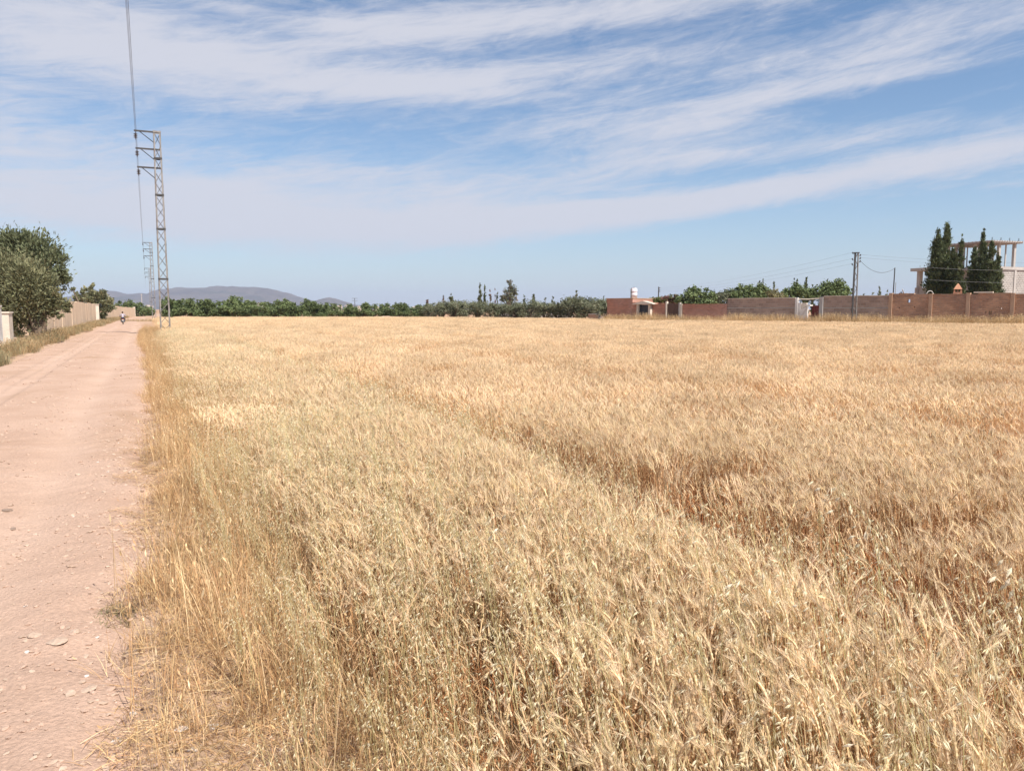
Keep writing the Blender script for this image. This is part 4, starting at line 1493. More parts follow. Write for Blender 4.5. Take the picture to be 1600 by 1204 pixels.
def build_poles():
    # lattice pole in front of the grey wall
    p = wall_pt(1341.5, -1.0)
    D = p[1]
    H = zat(395.5, D)
    e = empty('lattice_pole', (p[0], p[1], 0), -0.12, 'dark lattice power pole standing in front of the grey wall', 'pole')
    wb, wt = 4.0 * D / F, 2.9 * D / F
    for s in (-1, 1):
        b = MB()
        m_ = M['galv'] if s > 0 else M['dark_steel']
        vs = []
        for z, w in ((-0.2, wb), (H, wt)):
            x0, x1 = s * w, s * (w - (0.05 if s > 0 else 0.10))
            vs += [(x0, -0.09, z), (x1, -0.09, z), (x1, 0.09, z), (x0, 0.09, z)]
        b.add(vs, [(3, 2, 1, 0), (4, 5, 6, 7), (0, 1, 5, 4), (1, 2, 6, 5), (2, 3, 7, 6), (3, 0, 4, 7)])
        b.build('leg', M['dark_steel'] if s < 0 else M['galv'], e)  # shade on the left and sun on the right painted as leg colours
    n = 13
    for k in range(n):
        z0, z1 = H * k / n, H * (k + 1) / n
        w0, w1 = wb + (wt - wb) * k / n - 0.06, wb + (wt - wb) * (k + 1) / n - 0.06
        s = 1 if k % 2 else -1
        MB().tube([(s * w0, 0, z0 + .02), (-s * w1, 0, z1 - .02)], 0.026, 5).build('brace', M['galv'], e)
    MB().box(-wt * 1.35, wt * 1.35, -0.12, 0.12, H, H + 0.07).build('cap', M['dark_steel'], e)
    left = [(-1, 405.5), (-1, 413.5), (-1, 395.8)]
    right = [(1, 399.3), (1, 404), (1, 408.8)]
    ends = []
    for s, py in left + right:
        z = zat(py, D)
        w = wb + (wt - wb) * z / H
        b = MB().tube([(s * w * 0.9, 0, z - 0.04), (s * (w + 0.14), 0, z - 0.04), (s * (w + 0.14), 0, z + 0.0)], 0.018, 5)
        b.lathe([(0.02, -0.02), (0.055, 0.0), (0.055, 0.05), (0.035, 0.07), (0.05, 0.09), (0.02, 0.11)], (s * (w + 0.14), 0, z), 8)
        b.build('insulator', M['dark_steel'], e)
        ca, sa = math.cos(-0.12), math.sin(-0.12)
        ends.append((p[0] + s * (w + 0.14) * ca, p[1] + s * (w + 0.14) * sa, z + 0.08))

    def wire(a, b_, sag, label, r=0.0048, m_='wire'):
        a, b_ = Vector(a), Vector(b_)
        pts = []
        for k in range(25):
            u = k / 24
            q = a.lerp(b_, u)
            q.z -= 4 * sag * u * (1 - u)
            pts.append(q)
        o = MB().tube(pts, r, 4).build('power_line', M[m_], None, True)
        tag(o, label, 'wire')
    # far pole above the roofs
    Df = 132.0
    xf, yf = at(1028.3, Df)
    e2 = empty('wooden_pole', (xf, yf, 0), 0, 'thin dark pole rising behind the outbuilding roof', 'pole')
    Hf = zat(448, Df)
    MB().tube([(0, 0, -0.2), (0, 0, Hf)], [0.14, 0.09], 8).build('shaft', M['dark_steel'], e2)
    for k, py in enumerate((449.6, 452.5, 455.2)):
        MB().box(0.06, 0.26, -0.03, 0.03, zat(py, Df) - 0.06, zat(py, Df) + 0.06).build('insulator', M['insulator'], e2)
    for k, (i, nm) in enumerate(((2, 'top'), (0, 'middle'), (1, 'bottom'))):
        wire(ends[i], (xf + 0.2, yf, zat((449.6, 452.5, 455.2)[k], Df)), 0.55, '%s wire from the lattice pole to the thin far pole' % nm)
    # wires running right past the building
    for k, (i, nm, py) in enumerate(((3, 'top', 405), (4, 'middle', 412), )):
        xe, ye = at(1760, 84)
        wire(ends[i], (xe, ye, zat(py, 84)), 0.5, '%s wire running right from the lattice pole behind the cypresses' % nm)
    xe, ye = at(1760, 58)
    for k, (pya, pyb, nm) in enumerate(((418, 417, 'higher'), (437, 436.5, 'lower'))):
        xa, ya = at(1446, 60.5)
        wire((xa, ya, zat(pya, 60.5)), (xe, ye, zat(pyb, 58)), 0.25, '%s pale wire crossing in front of the cypress clumps' % nm, 0.006, 'wire_pale')
    # thin steel pole with the drooping cable
    Dt = 66.0
    xt, yt = at(1392.6, Dt)
    e3 = empty('steel_pole', (xt, yt, 0), 0, 'thin dark steel pole behind the end of the grey wall', 'pole')
    Ht = zat(419, Dt)
    MB().tube([(0, 0, -0.1), (0.03, 0, Ht * 0.6), (0.06, 0, Ht)], [0.05, 0.05, 0.045], 8).build('shaft', M['dark_steel'], e3)
    MB().tube([(0.06, 0, Ht), (0.06, 0, Ht + 0.05)], [0.05, 0.02], 8).build('cap', M['dark_steel'], e3)
    xr, yr = at(1396, Dt + 1)
    e4 = empty('steel_rod', (xr, yr, 0), 0, 'short thin rod just right of the thin steel pole', 'rod')
    MB().tube([(-0.05, 0, -0.1), (0.02, 0, zat(440, Dt))], [0.03, 0.02], 6).build('shaft', M['galv'], e4)
    wire(ends[5], (xt + 0.06, yt, Ht), 0.62, 'drooping black cable from the lattice pole to the thin steel pole', 0.016)
    # pale slim pole beyond the road
    xs_, ys_ = at(222.5, 215)
    e5 = empty('pale_pole', (xs_, ys_, 0), 0, 'faint pale pole far down the road left of the pylons', 'pole')
    MB().tube([(0, 0, -0.2), (0, 0, zat(459, 215))], [0.12, 0.08], 8).build('shaft', M['concrete_pale'], e5)
    MB().box(-0.35, 0.35, -0.04, 0.04, zat(460, 215) - 0.1, zat(460, 215)).build('cross_arm', M['concrete_pale'], e5)
    # far lattice mast
    Dm = 620.0
    xm, ym = at(554.5, Dm)
    e6 = empty('far_mast', (xm, ym, 0), 0.2, 'tiny distant power mast with two cross arms at the foot of the hill', 'mast')
    Hm = zat(465.5, Dm)
    for s in (-1, 1):
        MB().tube([(s * 0.9, 0, -0.2), (s * 0.25, 0, Hm * .6), (s * 0.12, 0, Hm)], [0.12, 0.1, 0.08], 5).build('leg', M['dark_steel'], e6)
    for k in range(7):
        z0, z1 = Hm * k / 7, Hm * (k + 1) / 7
        w0 = 0.9 - 0.78 * k / 7
        MB().tube([(-w0, 0, z0), (w0 * .9, 0, z1)], 0.07, 4).build('brace', M['dark_steel'], e6)
    for z in (Hm * 0.97, Hm * 0.80):
        MB().tube([(-2.3, 0, z), (2.3, 0, z)], 0.11, 5).build('cross_arm', M['dark_steel'], e6)


build_poles()


def build_village():
    specs = [(230, 476.5, 5, 610), (236, 478, 4, 640), (404, 472.8, 9, 660), (491, 476.0, 6, 700), (499, 475.6, 5, 760), (508, 477, 6, 720), (521, 476.0, 5, 800), (531, 477.4, 7, 700),
             (541, 476.6, 5, 820), (549, 478, 6, 760), (562, 478, 6, 860), (572, 478.5, 5, 900), (588, 478.5, 6, 950), (606, 478.6, 5, 900), (626, 478.8, 6, 950), (648, 478.6, 6, 940)]
    desc = ['pale flat roofed house seen just left of the near pylon', 'tiny pale house touching the near pylon at the end of the road', 'white house standing alone above the orchard below the hill']
    desc += ['%s tiny pale house of the distant village, counted from its left end' % ORD[k] for k in range(13)]
    for (px, py, w, D), lab in zip(specs, desc):
        x, y = at(px, D)
        g = random.Random(px)
        e = empty('village_house', (x, y, 0), g.uniform(-0.5, 0.2), lab, 'house', 'distant village houses')
        h = zat(py, D)
        wm = w * D / F
        MB().box(-wm / 2, wm / 2, 0, wm * 0.9, -0.2, h - 0.4).build('wall', M['plaster_white'] if g.random() < .65 else M['plaster_cream'], e)
        MB().box(-wm / 2 - .1, wm / 2 + .1, -0.1, wm * .9 + .1, h - 0.4, h).build('roof', M['plaster_cream'], e)
        for k in range(2):
            xx = -wm * 0.25 + k * wm * 0.5
            MB().box(xx - 0.45, xx + 0.45, -0.06, -0.003, h - 2.2, h - 1.1).build('window', M['door_dark'], e)


build_village()


# ------------------------------------------------------------------ motorcycle and rider
def skin_body(name, joints, bones, m, parent, sub=2, root=0):
    me = bpy.data.meshes.new(name)
    me.from_pydata([j[0] for j in joints], bones, [])
    o = bpy.data.objects.new(name, me)
    COL.objects.link(o)
    md = o.modifiers.new('skin', 'SKIN')
    lay = me.skin_vertices[0] if me.skin_vertices else None
    if lay is None:
        bpy.context.view_layer.objects.active = o
        lay = me.skin_vertices[0]
    for i, (p, r) in enumerate(joints):
        lay.data[i].radius = (r, r) if not isinstance(r, tuple) else r
        lay.data[i].use_root = (i == root)
    md.use_smooth_shade = True
    ss = o.modifiers.new('subdiv', 'SUBSURF')
    ss.levels = ss.render_levels = sub
    me.materials.append(m)
    if parent is not None:
        o.parent = parent
    return o


def build_rider():
    x, y = at(192.3, 83)
    e = empty('motorcycle', (x, y, 0.0), THETA, 'dark motorcycle riding away along the dirt road', 'motorcycle')
    e.scale = (0.78, 0.78, 0.76)
    for yy in (-0.62, 0.64):
        tyre = MB()
        n, mseg, Rr, rr = 24, 8, 0.255, 0.055
        vs, fs = [], []
        for i in range(n):
            a = 2 * math.pi * i / n
            for j in range(mseg):
                b_ = 2 * math.pi * j / mseg
                q = Rr + rr * math.cos(b_)
                vs.append((rr * 0.95 * math.sin(b_), yy + q * math.cos(a), 0.31 + q * math.sin(a)))
        for i in range(n):
            for j in range(mseg):
                fs.append((i * mseg + j, i * mseg + (j + 1) % mseg, ((i + 1) % n) * mseg + (j + 1) % mseg, ((i + 1) % n) * mseg + j))
        tyre.add(vs, fs)
        w = tyre.build('wheel', M['rubber'], e, True)
        b = MB()
        for i in range(10):
            a = 2 * math.pi * i / 10
            b.tube([(0, yy, 0.31), (0, yy + 0.215 * math.cos(a), 0.31 + 0.215 * math.sin(a))], 0.008, 4)
        b.tube([(-0.07, yy, 0.31), (0.07, yy, 0.31)], 0.04, 8)
        b.build('spoke', M['chrome'], w)
    MB().tube([(0, -0.45, 0.62), (0, 0.0, 0.60), (0, 0.30, 0.78), (0, 0.48, 0.86)], 0.035, 6).tube([(0, 0.0, 0.6), (0, 0.1, 0.32), (0, 0.4, 0.4), (0, 0.48, 0.86)], 0.03, 6).build('frame', M['bike_paint'], e)
    MB().lathe([(0.06, -0.12), (0.13, -0.06), (0.15, 0.03), (0.12, 0.10), (0.05, 0.13)], (0, 0.22, 0.80), 12).build('fuel_tank', M['bike_paint'], e, True)
    MB().lathe([(0.06, -0.14), (0.13, -0.1), (0.14, 0.06), (0.07, 0.12)], (0, 0.12, 0.42), 10).build('engine', M['dark_steel'], e)
    MB().prism([(-0.12, 0.72), (0.12, 0.72), (0.14, 0.78), (0.10, 0.82), (-0.10, 0.82), (-0.14, 0.78)], -0.62, 0.08).build('seat', M['rubber'], e)
    for yy, a0, a1 in ((-0.62, 0.5, 2.6), (0.64, 0.4, 2.4)):
        b = MB()
        vs = []
        k_ = 9
        for i in range(k_):
            a = a0 + (a1 - a0) * i / (k_ - 1)
            for sx in (-0.07, 0.07):
                vs.append((sx, yy + 0.35 * math.cos(a), 0.31 + 0.35 * math.sin(a)))
            for sx in (0.07, -0.07):
                vs.append((sx, yy + 0.335 * math.cos(a), 0.31 + 0.335 * math.sin(a)))
        fs = []
        for i in range(k_ - 1):
            for j in range(4):
                fs.append((4 * i + j, 4 * i + (j + 1) % 4, 4 * i + 4 + (j + 1) % 4, 4 * i + 4 + j))
        b.add(vs, fs)
        b.build('mudguard', M['bike_paint'], e)
    for s in (-1, 1):
        MB().tube([(s * 0.09, 0.64, 0.31), (s * 0.09, 0.50, 0.9)], 0.022, 6).build('fork', M['chrome'], e)
        MB().tube([(s * 0.10, -0.62, 0.31), (s * 0.12, -0.42, 0.66)], 0.028, 6).build('shock_absorber', M['chrome'], e)
        MB().tube([(s * 0.26, 0.42, 1.02), (s * 0.36, 0.44, 1.22)], 0.010, 5).lathe([(0.01, -.005), (0.055, 0.0), (0.055, 0.02), (0.01, 0.025)], (s * 0.38, 0.44, 1.24), 10).build('mirror', M['dark_steel'], e)
        MB().tube([(s * 0.08, -0.80, 0.66), (s * 0.17, -0.80, 0.66)], 0.024, 6).build('indicator', M['terracotta'], e)
        MB().tube([(s * 0.05, 0.1, 0.28), (s * 0.30, 0.08, 0.28)], 0.018, 6).build('footrest', M['dark_steel'], e)
    MB().tube([(-0.40, 0.34, 1.00), (-0.22, 0.44, 1.02), (0, 0.48, 0.95), (0.22, 0.44, 1.02), (0.40, 0.34, 1.00)], 0.016, 6).build('handlebar', M['dark_steel'], e)
    MB().tube([(0.13, 0.2, 0.30), (0.15, -0.3, 0.30), (0.15, -0.85, 0.40)], [0.025, 0.03, 0.045], 8).build('exhaust', M['chrome'], e)
    MB().box(-0.06, 0.06, -0.86, -0.80, 0.68, 0.76).build('tail_light', M['tail_red'], e)
    MB().box(-0.09, 0.09, -0.90, -0.885, 0.50, 0.63).build('number_plate', M['plaster_white'], e)
    MB().lathe([(0.03, -0.05), (0.085, 0.0), (0.085, 0.05), (0.05, 0.07)], (0, 0.62, 0.88), 10).build('headlight', M['chrome'], e)
    # rider
    p = empty('person', (x, y, 0.0), THETA, 'rider in a pale shirt and dark trousers seen from behind on the motorcycle', 'person')
    p.scale = (0.78, 0.78, 0.76)
    body = [((0, -0.18, 0.90), 0.12), ((0, -0.15, 1.05), 0.11), ((0, -0.08, 1.25), 0.13), ((0, -0.02, 1.40), 0.07), ((0, 0.02, 1.49), 0.05), ((0, 0.05, 1.60), (0.085, 0.10)), ((0, 0.07, 1.70), (0.07, 0.085)),
            ((-0.19, -0.03, 1.37), 0.055), ((-0.33, 0.08, 1.14), 0.043), ((-0.36, 0.33, 1.03), 0.032), ((-0.36, 0.40, 1.02), 0.035),
            ((0.19, -0.03, 1.37), 0.055), ((0.33, 0.08, 1.14), 0.043), ((0.36, 0.33, 1.03), 0.032), ((0.36, 0.40, 1.02), 0.035),
            ((-0.10, -0.14, 0.86), 0.085), ((-0.24, 0.26, 0.76), 0.06), ((-0.20, 0.04, 0.38), 0.042), ((-0.21, 0.18, 0.31), 0.035),
            ((0.10, -0.14, 0.86), 0.085), ((0.24, 0.26, 0.76), 0.06), ((0.20, 0.04, 0.38), 0.042), ((0.21, 0.18, 0.31), 0.035)]
    bones = [(0, 1), (1, 2), (2, 3), (3, 4), (4, 5), (5, 6), (3, 7), (7, 8), (8, 9), (9, 10), (3, 11), (11, 12), (12, 13), (13, 14), (0, 15), (15, 16), (16, 17), (17, 18), (0, 19), (19, 20), (20, 21), (21, 22)]
    skin_body('body', body, bones, M['skin'], p)

    def grow(ids, k):
        return [(body[i][0], body[i][1] + k) for i in ids]
    sh = grow([0, 1, 2, 3], 0.022) + grow([7, 8], 0.022) + grow([11, 12], 0.022)
    sh[0] = ((0, -0.18, 0.92), 0.145)
    sh.append((tuple(Vector(body[8][0]).lerp(Vector(body[9][0]), 0.6)), 0.05))
    sh.append((tuple(Vector(body[12][0]).lerp(Vector(body[13][0]), 0.6)), 0.05))
    skin_body('shirt', sh, [(0, 1), (1, 2), (2, 3), (3, 4), (4, 5), (5, 8), (3, 6), (6, 7), (7, 9)], M['shirt'], p)
    tr = grow([0, 15, 16, 17, 19, 20, 21], 0.02)
    tr[0] = ((0, -0.19, 0.86), 0.13)
    skin_body('trousers', tr, [(0, 1), (1, 2), (2, 3), (0, 4), (4, 5), (5, 6)], M['trousers'], p)
    for s in (-1, 1):
        skin_body('shoe', [((s * 0.20, 0.03, 0.335), 0.05), ((s * 0.21, 0.14, 0.315), 0.045), ((s * 0.215, 0.23, 0.31), 0.035)], [(0, 1), (1, 2)], M['rubber'], p, 1)
    MB().lathe([(0.098, -0.06), (0.11, 0.0), (0.108, 0.06), (0.085, 0.115), (0.045, 0.145), (0.005, 0.152)], (0, 0.045, 1.635), 14).build('hair', M['hair'], p, True)


build_rider()


# ------------------------------------------------------------------ stones on the road and verge
def stone_mesh(seed, flat=0.6, sub=2, square=0.0):
    bm = bmesh.new()
    bmesh.ops.create_icosphere(bm, subdivisions=sub, radius=1.0)
    g = random.Random(seed)
    planes = []
    for k in range(9):
        n = Vector((g.gauss(0, 1), g.gauss(0, 1), g.gauss(0, 1))).normalized()
        planes.append((n, g.uniform(0.55, 0.85)))
    if square:
        for n in ((1, .1, 0), (-1, 0, .1), (0.1, 1, 0), (0, -1, 0.1), (0, 0, 1)):
            planes.append((Vector(n).normalized(), 0.62))
    for v in bm.verts:
        c = v.co.copy()
        for n, d in planes:
            q = c.dot(n)
            if q > d:
                c -= n * (q - d)
        c += Vector((g.gauss(0, .02), g.gauss(0, .02), g.gauss(0, .02)))
        c.z *= flat
        v.co = c
    me = bpy.data.meshes.new('stone')
    bm.to_mesh(me)
    bm.free()
    me.polygons.foreach_set('use_smooth', [False] * len(me.polygons))
    return me


def ground_at(px, py):
    D = EYE / math.tan(PITCH - math.atan((602 - py) / F))
    x, y = at(px, D)
    s, t = to_road(np.array(x), np.array(y))
    z = max(float(ground_z(np.array(x), np.array(y))), float(road_z(s, t)))
    return x, y, z, D


def build_stones():
    specs = [(12, 795, 7, 0.5, 'stone_dark', 'dark brown stone lying on the bare road at the left edge of the photo', 0), (175, 1167, 9, 0.8, 'stone', 'pale squarish stone at the road edge near the bottom', 1),
             (285, 1138, 10, 0.5, 'stone_pale', 'long whitish stone among dry weeds, largest of the pale ones', 0), (181, 1139, 7, 0.5, 'stone_pale', 'small white stone just above the squarish stone', 0),
             (300, 1168, 7, 0.6, 'stone_pale', 'white rounded stone right of a larger pinkish one', 0), (274, 1164, 10, 0.6, 'stone', 'pinkish rounded stone beside a white one near the bottom', 0),
             (88, 1006, 15, 0.16, 'stone', 'broad flat grey stone sunk into the road', 0), (137, 1075, 13, 0.25, 'stone', 'flat ochre stone at the edge of the road and weeds', 0),
             (108, 1086, 9, 0.4, 'stone', 'small pinkish stone left of the flat ochre one', 0), (335, 1133, 9, 0.35, 'stone_pale', 'thin white stone right of the long whitish stone', 0),
             (319, 1007, 4, 0.7, 'stone_pale', 'small white pebble on bare soil between weed tufts', 0), (207, 1094, 6, 0.6, 'stone_pale', 'white stone half hidden in brown weeds', 0),
             (55, 995, 10, 0.25, 'stone', 'flat pinkish stone left of the broad grey one', 0), (136, 1053, 4, 0.6, 'stone_pale', 'tiny white stone above the flat ochre stone', 0),
             (118, 990, 8, 0.3, 'stone', 'flat pale stone right of the broad grey one', 0), (20, 822, 5, 0.4, 'stone_dark', 'small brown stone just below the dark stone on the road', 0)]
    for i, (px, py, r, flat, m_, lab, sq) in enumerate(specs):
        x, y, z, D = ground_at(px, py)
        o = link_mesh('stone', stone_mesh(500 + i, flat, 3, sq), M[m_])
        q = r * math.hypot(D, EYE) / F
        o.location = (x, y, z + q * flat * 0.35)
        o.rotation_euler = (random.uniform(-.15, .15), random.uniform(-.15, .15), random.uniform(0, 6))
        o.scale = (q * 1.15, q, q)
        tag(o, lab, 'stone', 'loose stones on the road and verge')


build_stones()


# ------------------------------------------------------------------ grasses
def scatter(name, pts, rot, scl, idx, variants, label, cat):
    """One object of instances: variants are meshes kept in a source collection of their own."""
    src = bpy.data.collections.new(name + '_source')
    for k, (me, m) in enumerate(variants):
        o = bpy.data.objects.new('%s_source.%03d' % (name, k), me)
        if len(me.materials) == 0:
            me.materials.append(m)
        src.objects.link(o)
    me = bpy.data.meshes.new(name)
    n = len(pts)
    me.vertices.add(n)
    me.vertices.foreach_set('co', np.ascontiguousarray(pts, np.float32).ravel())
    for nm, ty, data, key in (('rot', 'FLOAT_VECTOR', rot, 'vector'), ('scl', 'FLOAT_VECTOR', scl, 'vector'), ('idx', 'INT', idx, 'value')):
        a = me.attributes.new(nm, ty, 'POINT')
        a.data.foreach_set(key, np.ascontiguousarray(data, np.int32 if ty == 'INT' else np.float32).ravel())
    o = bpy.data.objects.new(name, me)
    COL.objects.link(o)
    ng = bpy.data.node_groups.new(name + '_nodes', 'GeometryNodeTree')
    ng.interface.new_socket('Geometry', in_out='INPUT', socket_type='NodeSocketGeometry')
    ng.interface.new_socket('Geometry', in_out='OUTPUT', socket_type='NodeSocketGeometry')
    N, L = ng.nodes.new, ng.links.new
    gi, go = N('NodeGroupInput'), N('NodeGroupOutput')
    ci = N('GeometryNodeCollectionInfo')
    ci.inputs['Collection'].default_value = src
    ci.inputs['Separate Children'].default_value = True
    ci.inputs['Reset Children'].default_value = True
    ip = N('GeometryNodeInstanceOnPoints')
    ip.inputs['Pick Instance'].default_value = True

    def attr(nm, ty):
        a = N('GeometryNodeInputNamedAttribute')
        a.data_type = ty
        a.inputs['Name'].default_value = nm
        return a.outputs['Attribute']
    L(gi.outputs[0], ip.inputs['Points'])
    L(ci.outputs[0], ip.inputs['Instance'])
    L(attr('idx', 'INT'), ip.inputs['Instance Index'])
    e2r = N('FunctionNodeEulerToRotation')
    L(attr('rot', 'FLOAT_VECTOR'), e2r.inputs[0])
    L(e2r.outputs[0], ip.inputs['Rotation'])
    L(attr('scl', 'FLOAT_VECTOR'), ip.inputs['Scale'])
    L(ip.outputs[0], go.inputs[0])
    md = o.modifiers.new('scatter', 'NODES')
    md.node_group = ng
    tag(o, label, cat, kind='stuff')
    return o


def jit(c, g, a=0.12):
    k = 1 + g.uniform(-a, a)
    return (c[0] * k, c[1] * k * (1 + g.uniform(-.03, .03)), c[2] * k * (1 + g.uniform(-.06, .06)))


EAR = (0.80, 0.63, 0.41)
STEM = (0.58, 0.325, 0.16)
STEM2 = (0.70, 0.525, 0.32)
LEAF = (0.64, 0.44, 0.255)
AWN = (0.83, 0.675, 0.46)
OATC = (0.77, 0.69, 0.49)
OATS = (0.60, 0.525, 0.285)
WIND = Vector((-1.0, 0.25, 0)).normalized()


def curve_pts(base, h, lean, n, nod=0.0):
    """Stem that leaves upright and bends toward lean (a horizontal vector)."""
    pts = []
    for k in range(n):
        u = k / (n - 1)
        pts.append(Vector(base) + Vector((lean.x * u ** 1.7, lean.y * u ** 1.7, h * (u - 0.10 * lean.length / max(h, .01) * u * u))))
    return pts


REDSTEM = (0.50, 0.235, 0.105)


def wheat_stalk(B, g, x, y, h, lod, k=1.0, awns=12, red=False):
    a = g.uniform(0, 6.28)
    q = abs(g.gauss(0.0, 0.065)) * h
    lean = Vector((math.cos(a) * q, math.sin(a) * q, 0)) + WIND * h * g.uniform(-0.06, 0.13)
    if g.random() < 0.05:
        lean *= 2.6
    side = Vector((-math.sin(a), math.cos(a), 0))
    sc = jit(STEM if g.random() < (0.5 if lod == 0 else 0.3) else STEM2, g)
    if red:
        sc = jit(REDSTEM if g.random() < 0.7 else STEM, g)
    pts = curve_pts((x, y, -0.02), h, lean, 5 if lod == 0 else 3)
    B.col = sc
    if lod == 0:
        B.tube(pts, [0.0020, 0.0019, 0.0017, 0.0015, 0.0012], 3, False)
    else:
        B.ribbon(pts, [0.0036 * k, 0.0033 * k, 0.0026 * k], side)
    # leaves
    for _ in range(g.choice((1, 2, 2, 3)) if lod == 0 else (1 if g.random() < 0.8 else 0)):
        B.col = jit(REDSTEM if red else LEAF, g, 0.2)
        u = g.uniform(0.2, 0.8)
        i = min(int(u * (len(pts) - 1)), len(pts) - 2)
        p = pts[i].lerp(pts[i + 1], u * (len(pts) - 1) - i)
        b = g.uniform(0, 6.28)
        d = Vector((math.cos(b), math.sin(b), 0))
        ln = g.uniform(0.08, 0.2)
        dr = g.uniform(0.2, 1.2)
        s2 = Vector((-d.y, d.x, g.uniform(-.5, .5))).normalized()
        if lod == 0:
            B.ribbon([p, p + d * ln * .35 + Vector((0, 0, ln * .30)), p + d * ln * .7 + Vector((0, 0, ln * (.3 - .4 * dr))), p + d * ln * .85 + Vector((0, 0, ln * (.1 - .9 * dr)))],
                     [0.004, 0.0048, 0.0036, 0.001], s2)
        else:
            B.ribbon([p, p + d * ln * .5 + Vector((0, 0, ln * .2)), p + d * ln * .8 + Vector((0, 0, -ln * .5 * dr))], [0.005 * k, 0.0055 * k, 0.002], s2)
    # ear
    d = (pts[-1] - pts[-2]).normalized()
    nod = (lean.normalized() if lean.length > 1e-4 else WIND) * g.uniform(0.1, 1.1) + WIND * g.uniform(-0.2, 0.45)
    el = g.uniform(0.045, 0.068) * (1 if lod == 0 else 1.1)
    e = []
    n = 9 if lod == 0 else 4
    p = pts[-1].copy()
    for i in range(n):
        e.append(p.copy())
        d = (d + nod * (0.085 if lod == 0 else 0.3) + Vector((0, 0, -0.04))).normalized()
        p += d * el / (n - 1)
    B.col = jit(EAR, g, 0.14)
    if lod == 0:
        B.tube(e, [0.0015, 0.0044, 0.0028, 0.0046, 0.0028, 0.0042, 0.0025, 0.0034, 0.0008], 4, False)
    else:
        B.tube(e, [0.0025 * k, 0.0055 * k, 0.005 * k, 0.001], 3, False)
    # awns
    u1 = d.cross(Vector((0.3, 0.2, 0.9))).normalized()
    u2 = d.cross(u1)
    B.col = jit(AWN, g, 0.1)
    for i in range(awns):
        t_ = g.uniform(0.1, 1.0)
        j = min(int(t_ * (n - 1)), n - 2)
        p = e[j].lerp(e[j + 1], t_ * (n - 1) - j)
        an = g.uniform(0, 6.28)
        rd = u1 * math.cos(an) + u2 * math.sin(an)
        dd = (e[j + 1] - e[j]).normalized()
        tip = p + (dd + rd * g.uniform(0.10, 0.42)).normalized() * g.uniform(0.045, 0.078)
        w = rd.cross(dd) * (0.0009 if lod == 0 else 0.0024 * k)
        B.add([p - w, p + w, tip], [(0, 1, 2)])


def oat_plant(B, g, x, y, h, lod=0, big=1.0, lean=None, k=1.0):
    a = g.uniform(0, 6.28)
    if lean is None:
        lean = Vector((math.cos(a), math.sin(a), 0)) * abs(g.gauss(0, .1)) * h + WIND * h * g.uniform(0.05, 0.3)
    pts = curve_pts((x, y, -0.02), h, lean, 6)
    B.col = jit(OATS, g)
    side = Vector((-math.sin(a), math.cos(a), 0))
    if lod == 0:
        B.tube(pts, [0.0022, 0.0021, 0.0018, 0.0015, 0.001, 0.0006], 3, False)
    else:
        B.ribbon(pts[::2] + [pts[-1]], [0.004 * k, 0.0035 * k, 0.003 * k, 0.001], side)
    for _ in range(2):
        B.col = jit(LEAF, g, .2)
        p = pts[g.choice((1, 2, 3))]
        b = g.uniform(0, 6.28)
        d = Vector((math.cos(b), math.sin(b), 0))
        ln = g.uniform(0.12, 0.25)
        B.ribbon([p, p + d * ln * .35 + Vector((0, 0, ln * .4)), p + d * ln * .8 + Vector((0, 0, ln * .1)), p + d * ln + Vector((0, 0, -ln * .4))], [0.0036 * k, 0.0045 * k, 0.003 * k, 0.001], Vector((-d.y, d.x, g.uniform(-.4, .4))).normalized())
    m_ = int((11 if lod == 0 else 7) * (0.7 + 0.6 * g.random()) * (1.4 if big > 1 else 1))
    for i in range(m_):
        u = 0.58 + 0.42 * (i + g.random()) / m_
        f = u * 5
        j = min(int(f), 4)
        p = pts[j].lerp(pts[j + 1], f - j)
        b = g.uniform(0, 6.28)
        d = Vector((math.cos(b), math.sin(b), 0)) + lean.normalized() * 0.5
        ln = g.uniform(0.02, 0.08) * (1.25 - u * 0.5) * big
        q1 = p + d * ln * .6 + Vector((0, 0, ln * .5))
        q2 = p + d * ln + Vector((0, 0, ln * .15))
        B.col = jit(OATS, g)
        if lod == 0:
            B.ribbon([p, q1, q2], [0.0008, 0.0007, 0.0006], Vector((-d.y, d.x, 0.3)).normalized())
        B.col = jit(OATC, g, .1)
        hang = (Vector((d.x * .7, d.y * .7, -0.75)) + Vector((g.uniform(-.3, .3), g.uniform(-.3, .3), 0))).normalized()
        sl = g.uniform(0.018, 0.027) * big * (1.0 if lod == 0 else 1.2)
        s1 = hang.cross(Vector((g.uniform(-1, 1), g.uniform(-1, 1), 0.4))).normalized()
        s3 = hang.cross(s1)
        for sg in ((1, -1) if lod == 0 else (1,)):
            tip = q2 + hang * sl + s3 * sg * sl * 0.22
            mid = q2 + hang * sl * .45 + s3 * sg * sl * 0.13
            w = s1 * sl * (0.13 if lod == 0 else 0.19)
            B.add([q2, mid + w, tip, mid - w, mid + s3 * sg * sl * 0.10], [(0, 1, 4), (1, 2, 4), (2, 3, 4), (3, 0, 4)])
        if lod == 0 and g.random() < 0.5:
            B.col = (0.30, 0.19, 0.10)
            tp = q2 + hang * sl * 1.9 + s3 * g.uniform(-.3, .3) * sl
            w = s1 * 0.0004
            B.add([q2 + hang * sl * .5 - w, q2 + hang * sl * .5 + w, tp], [(0, 1, 2)])


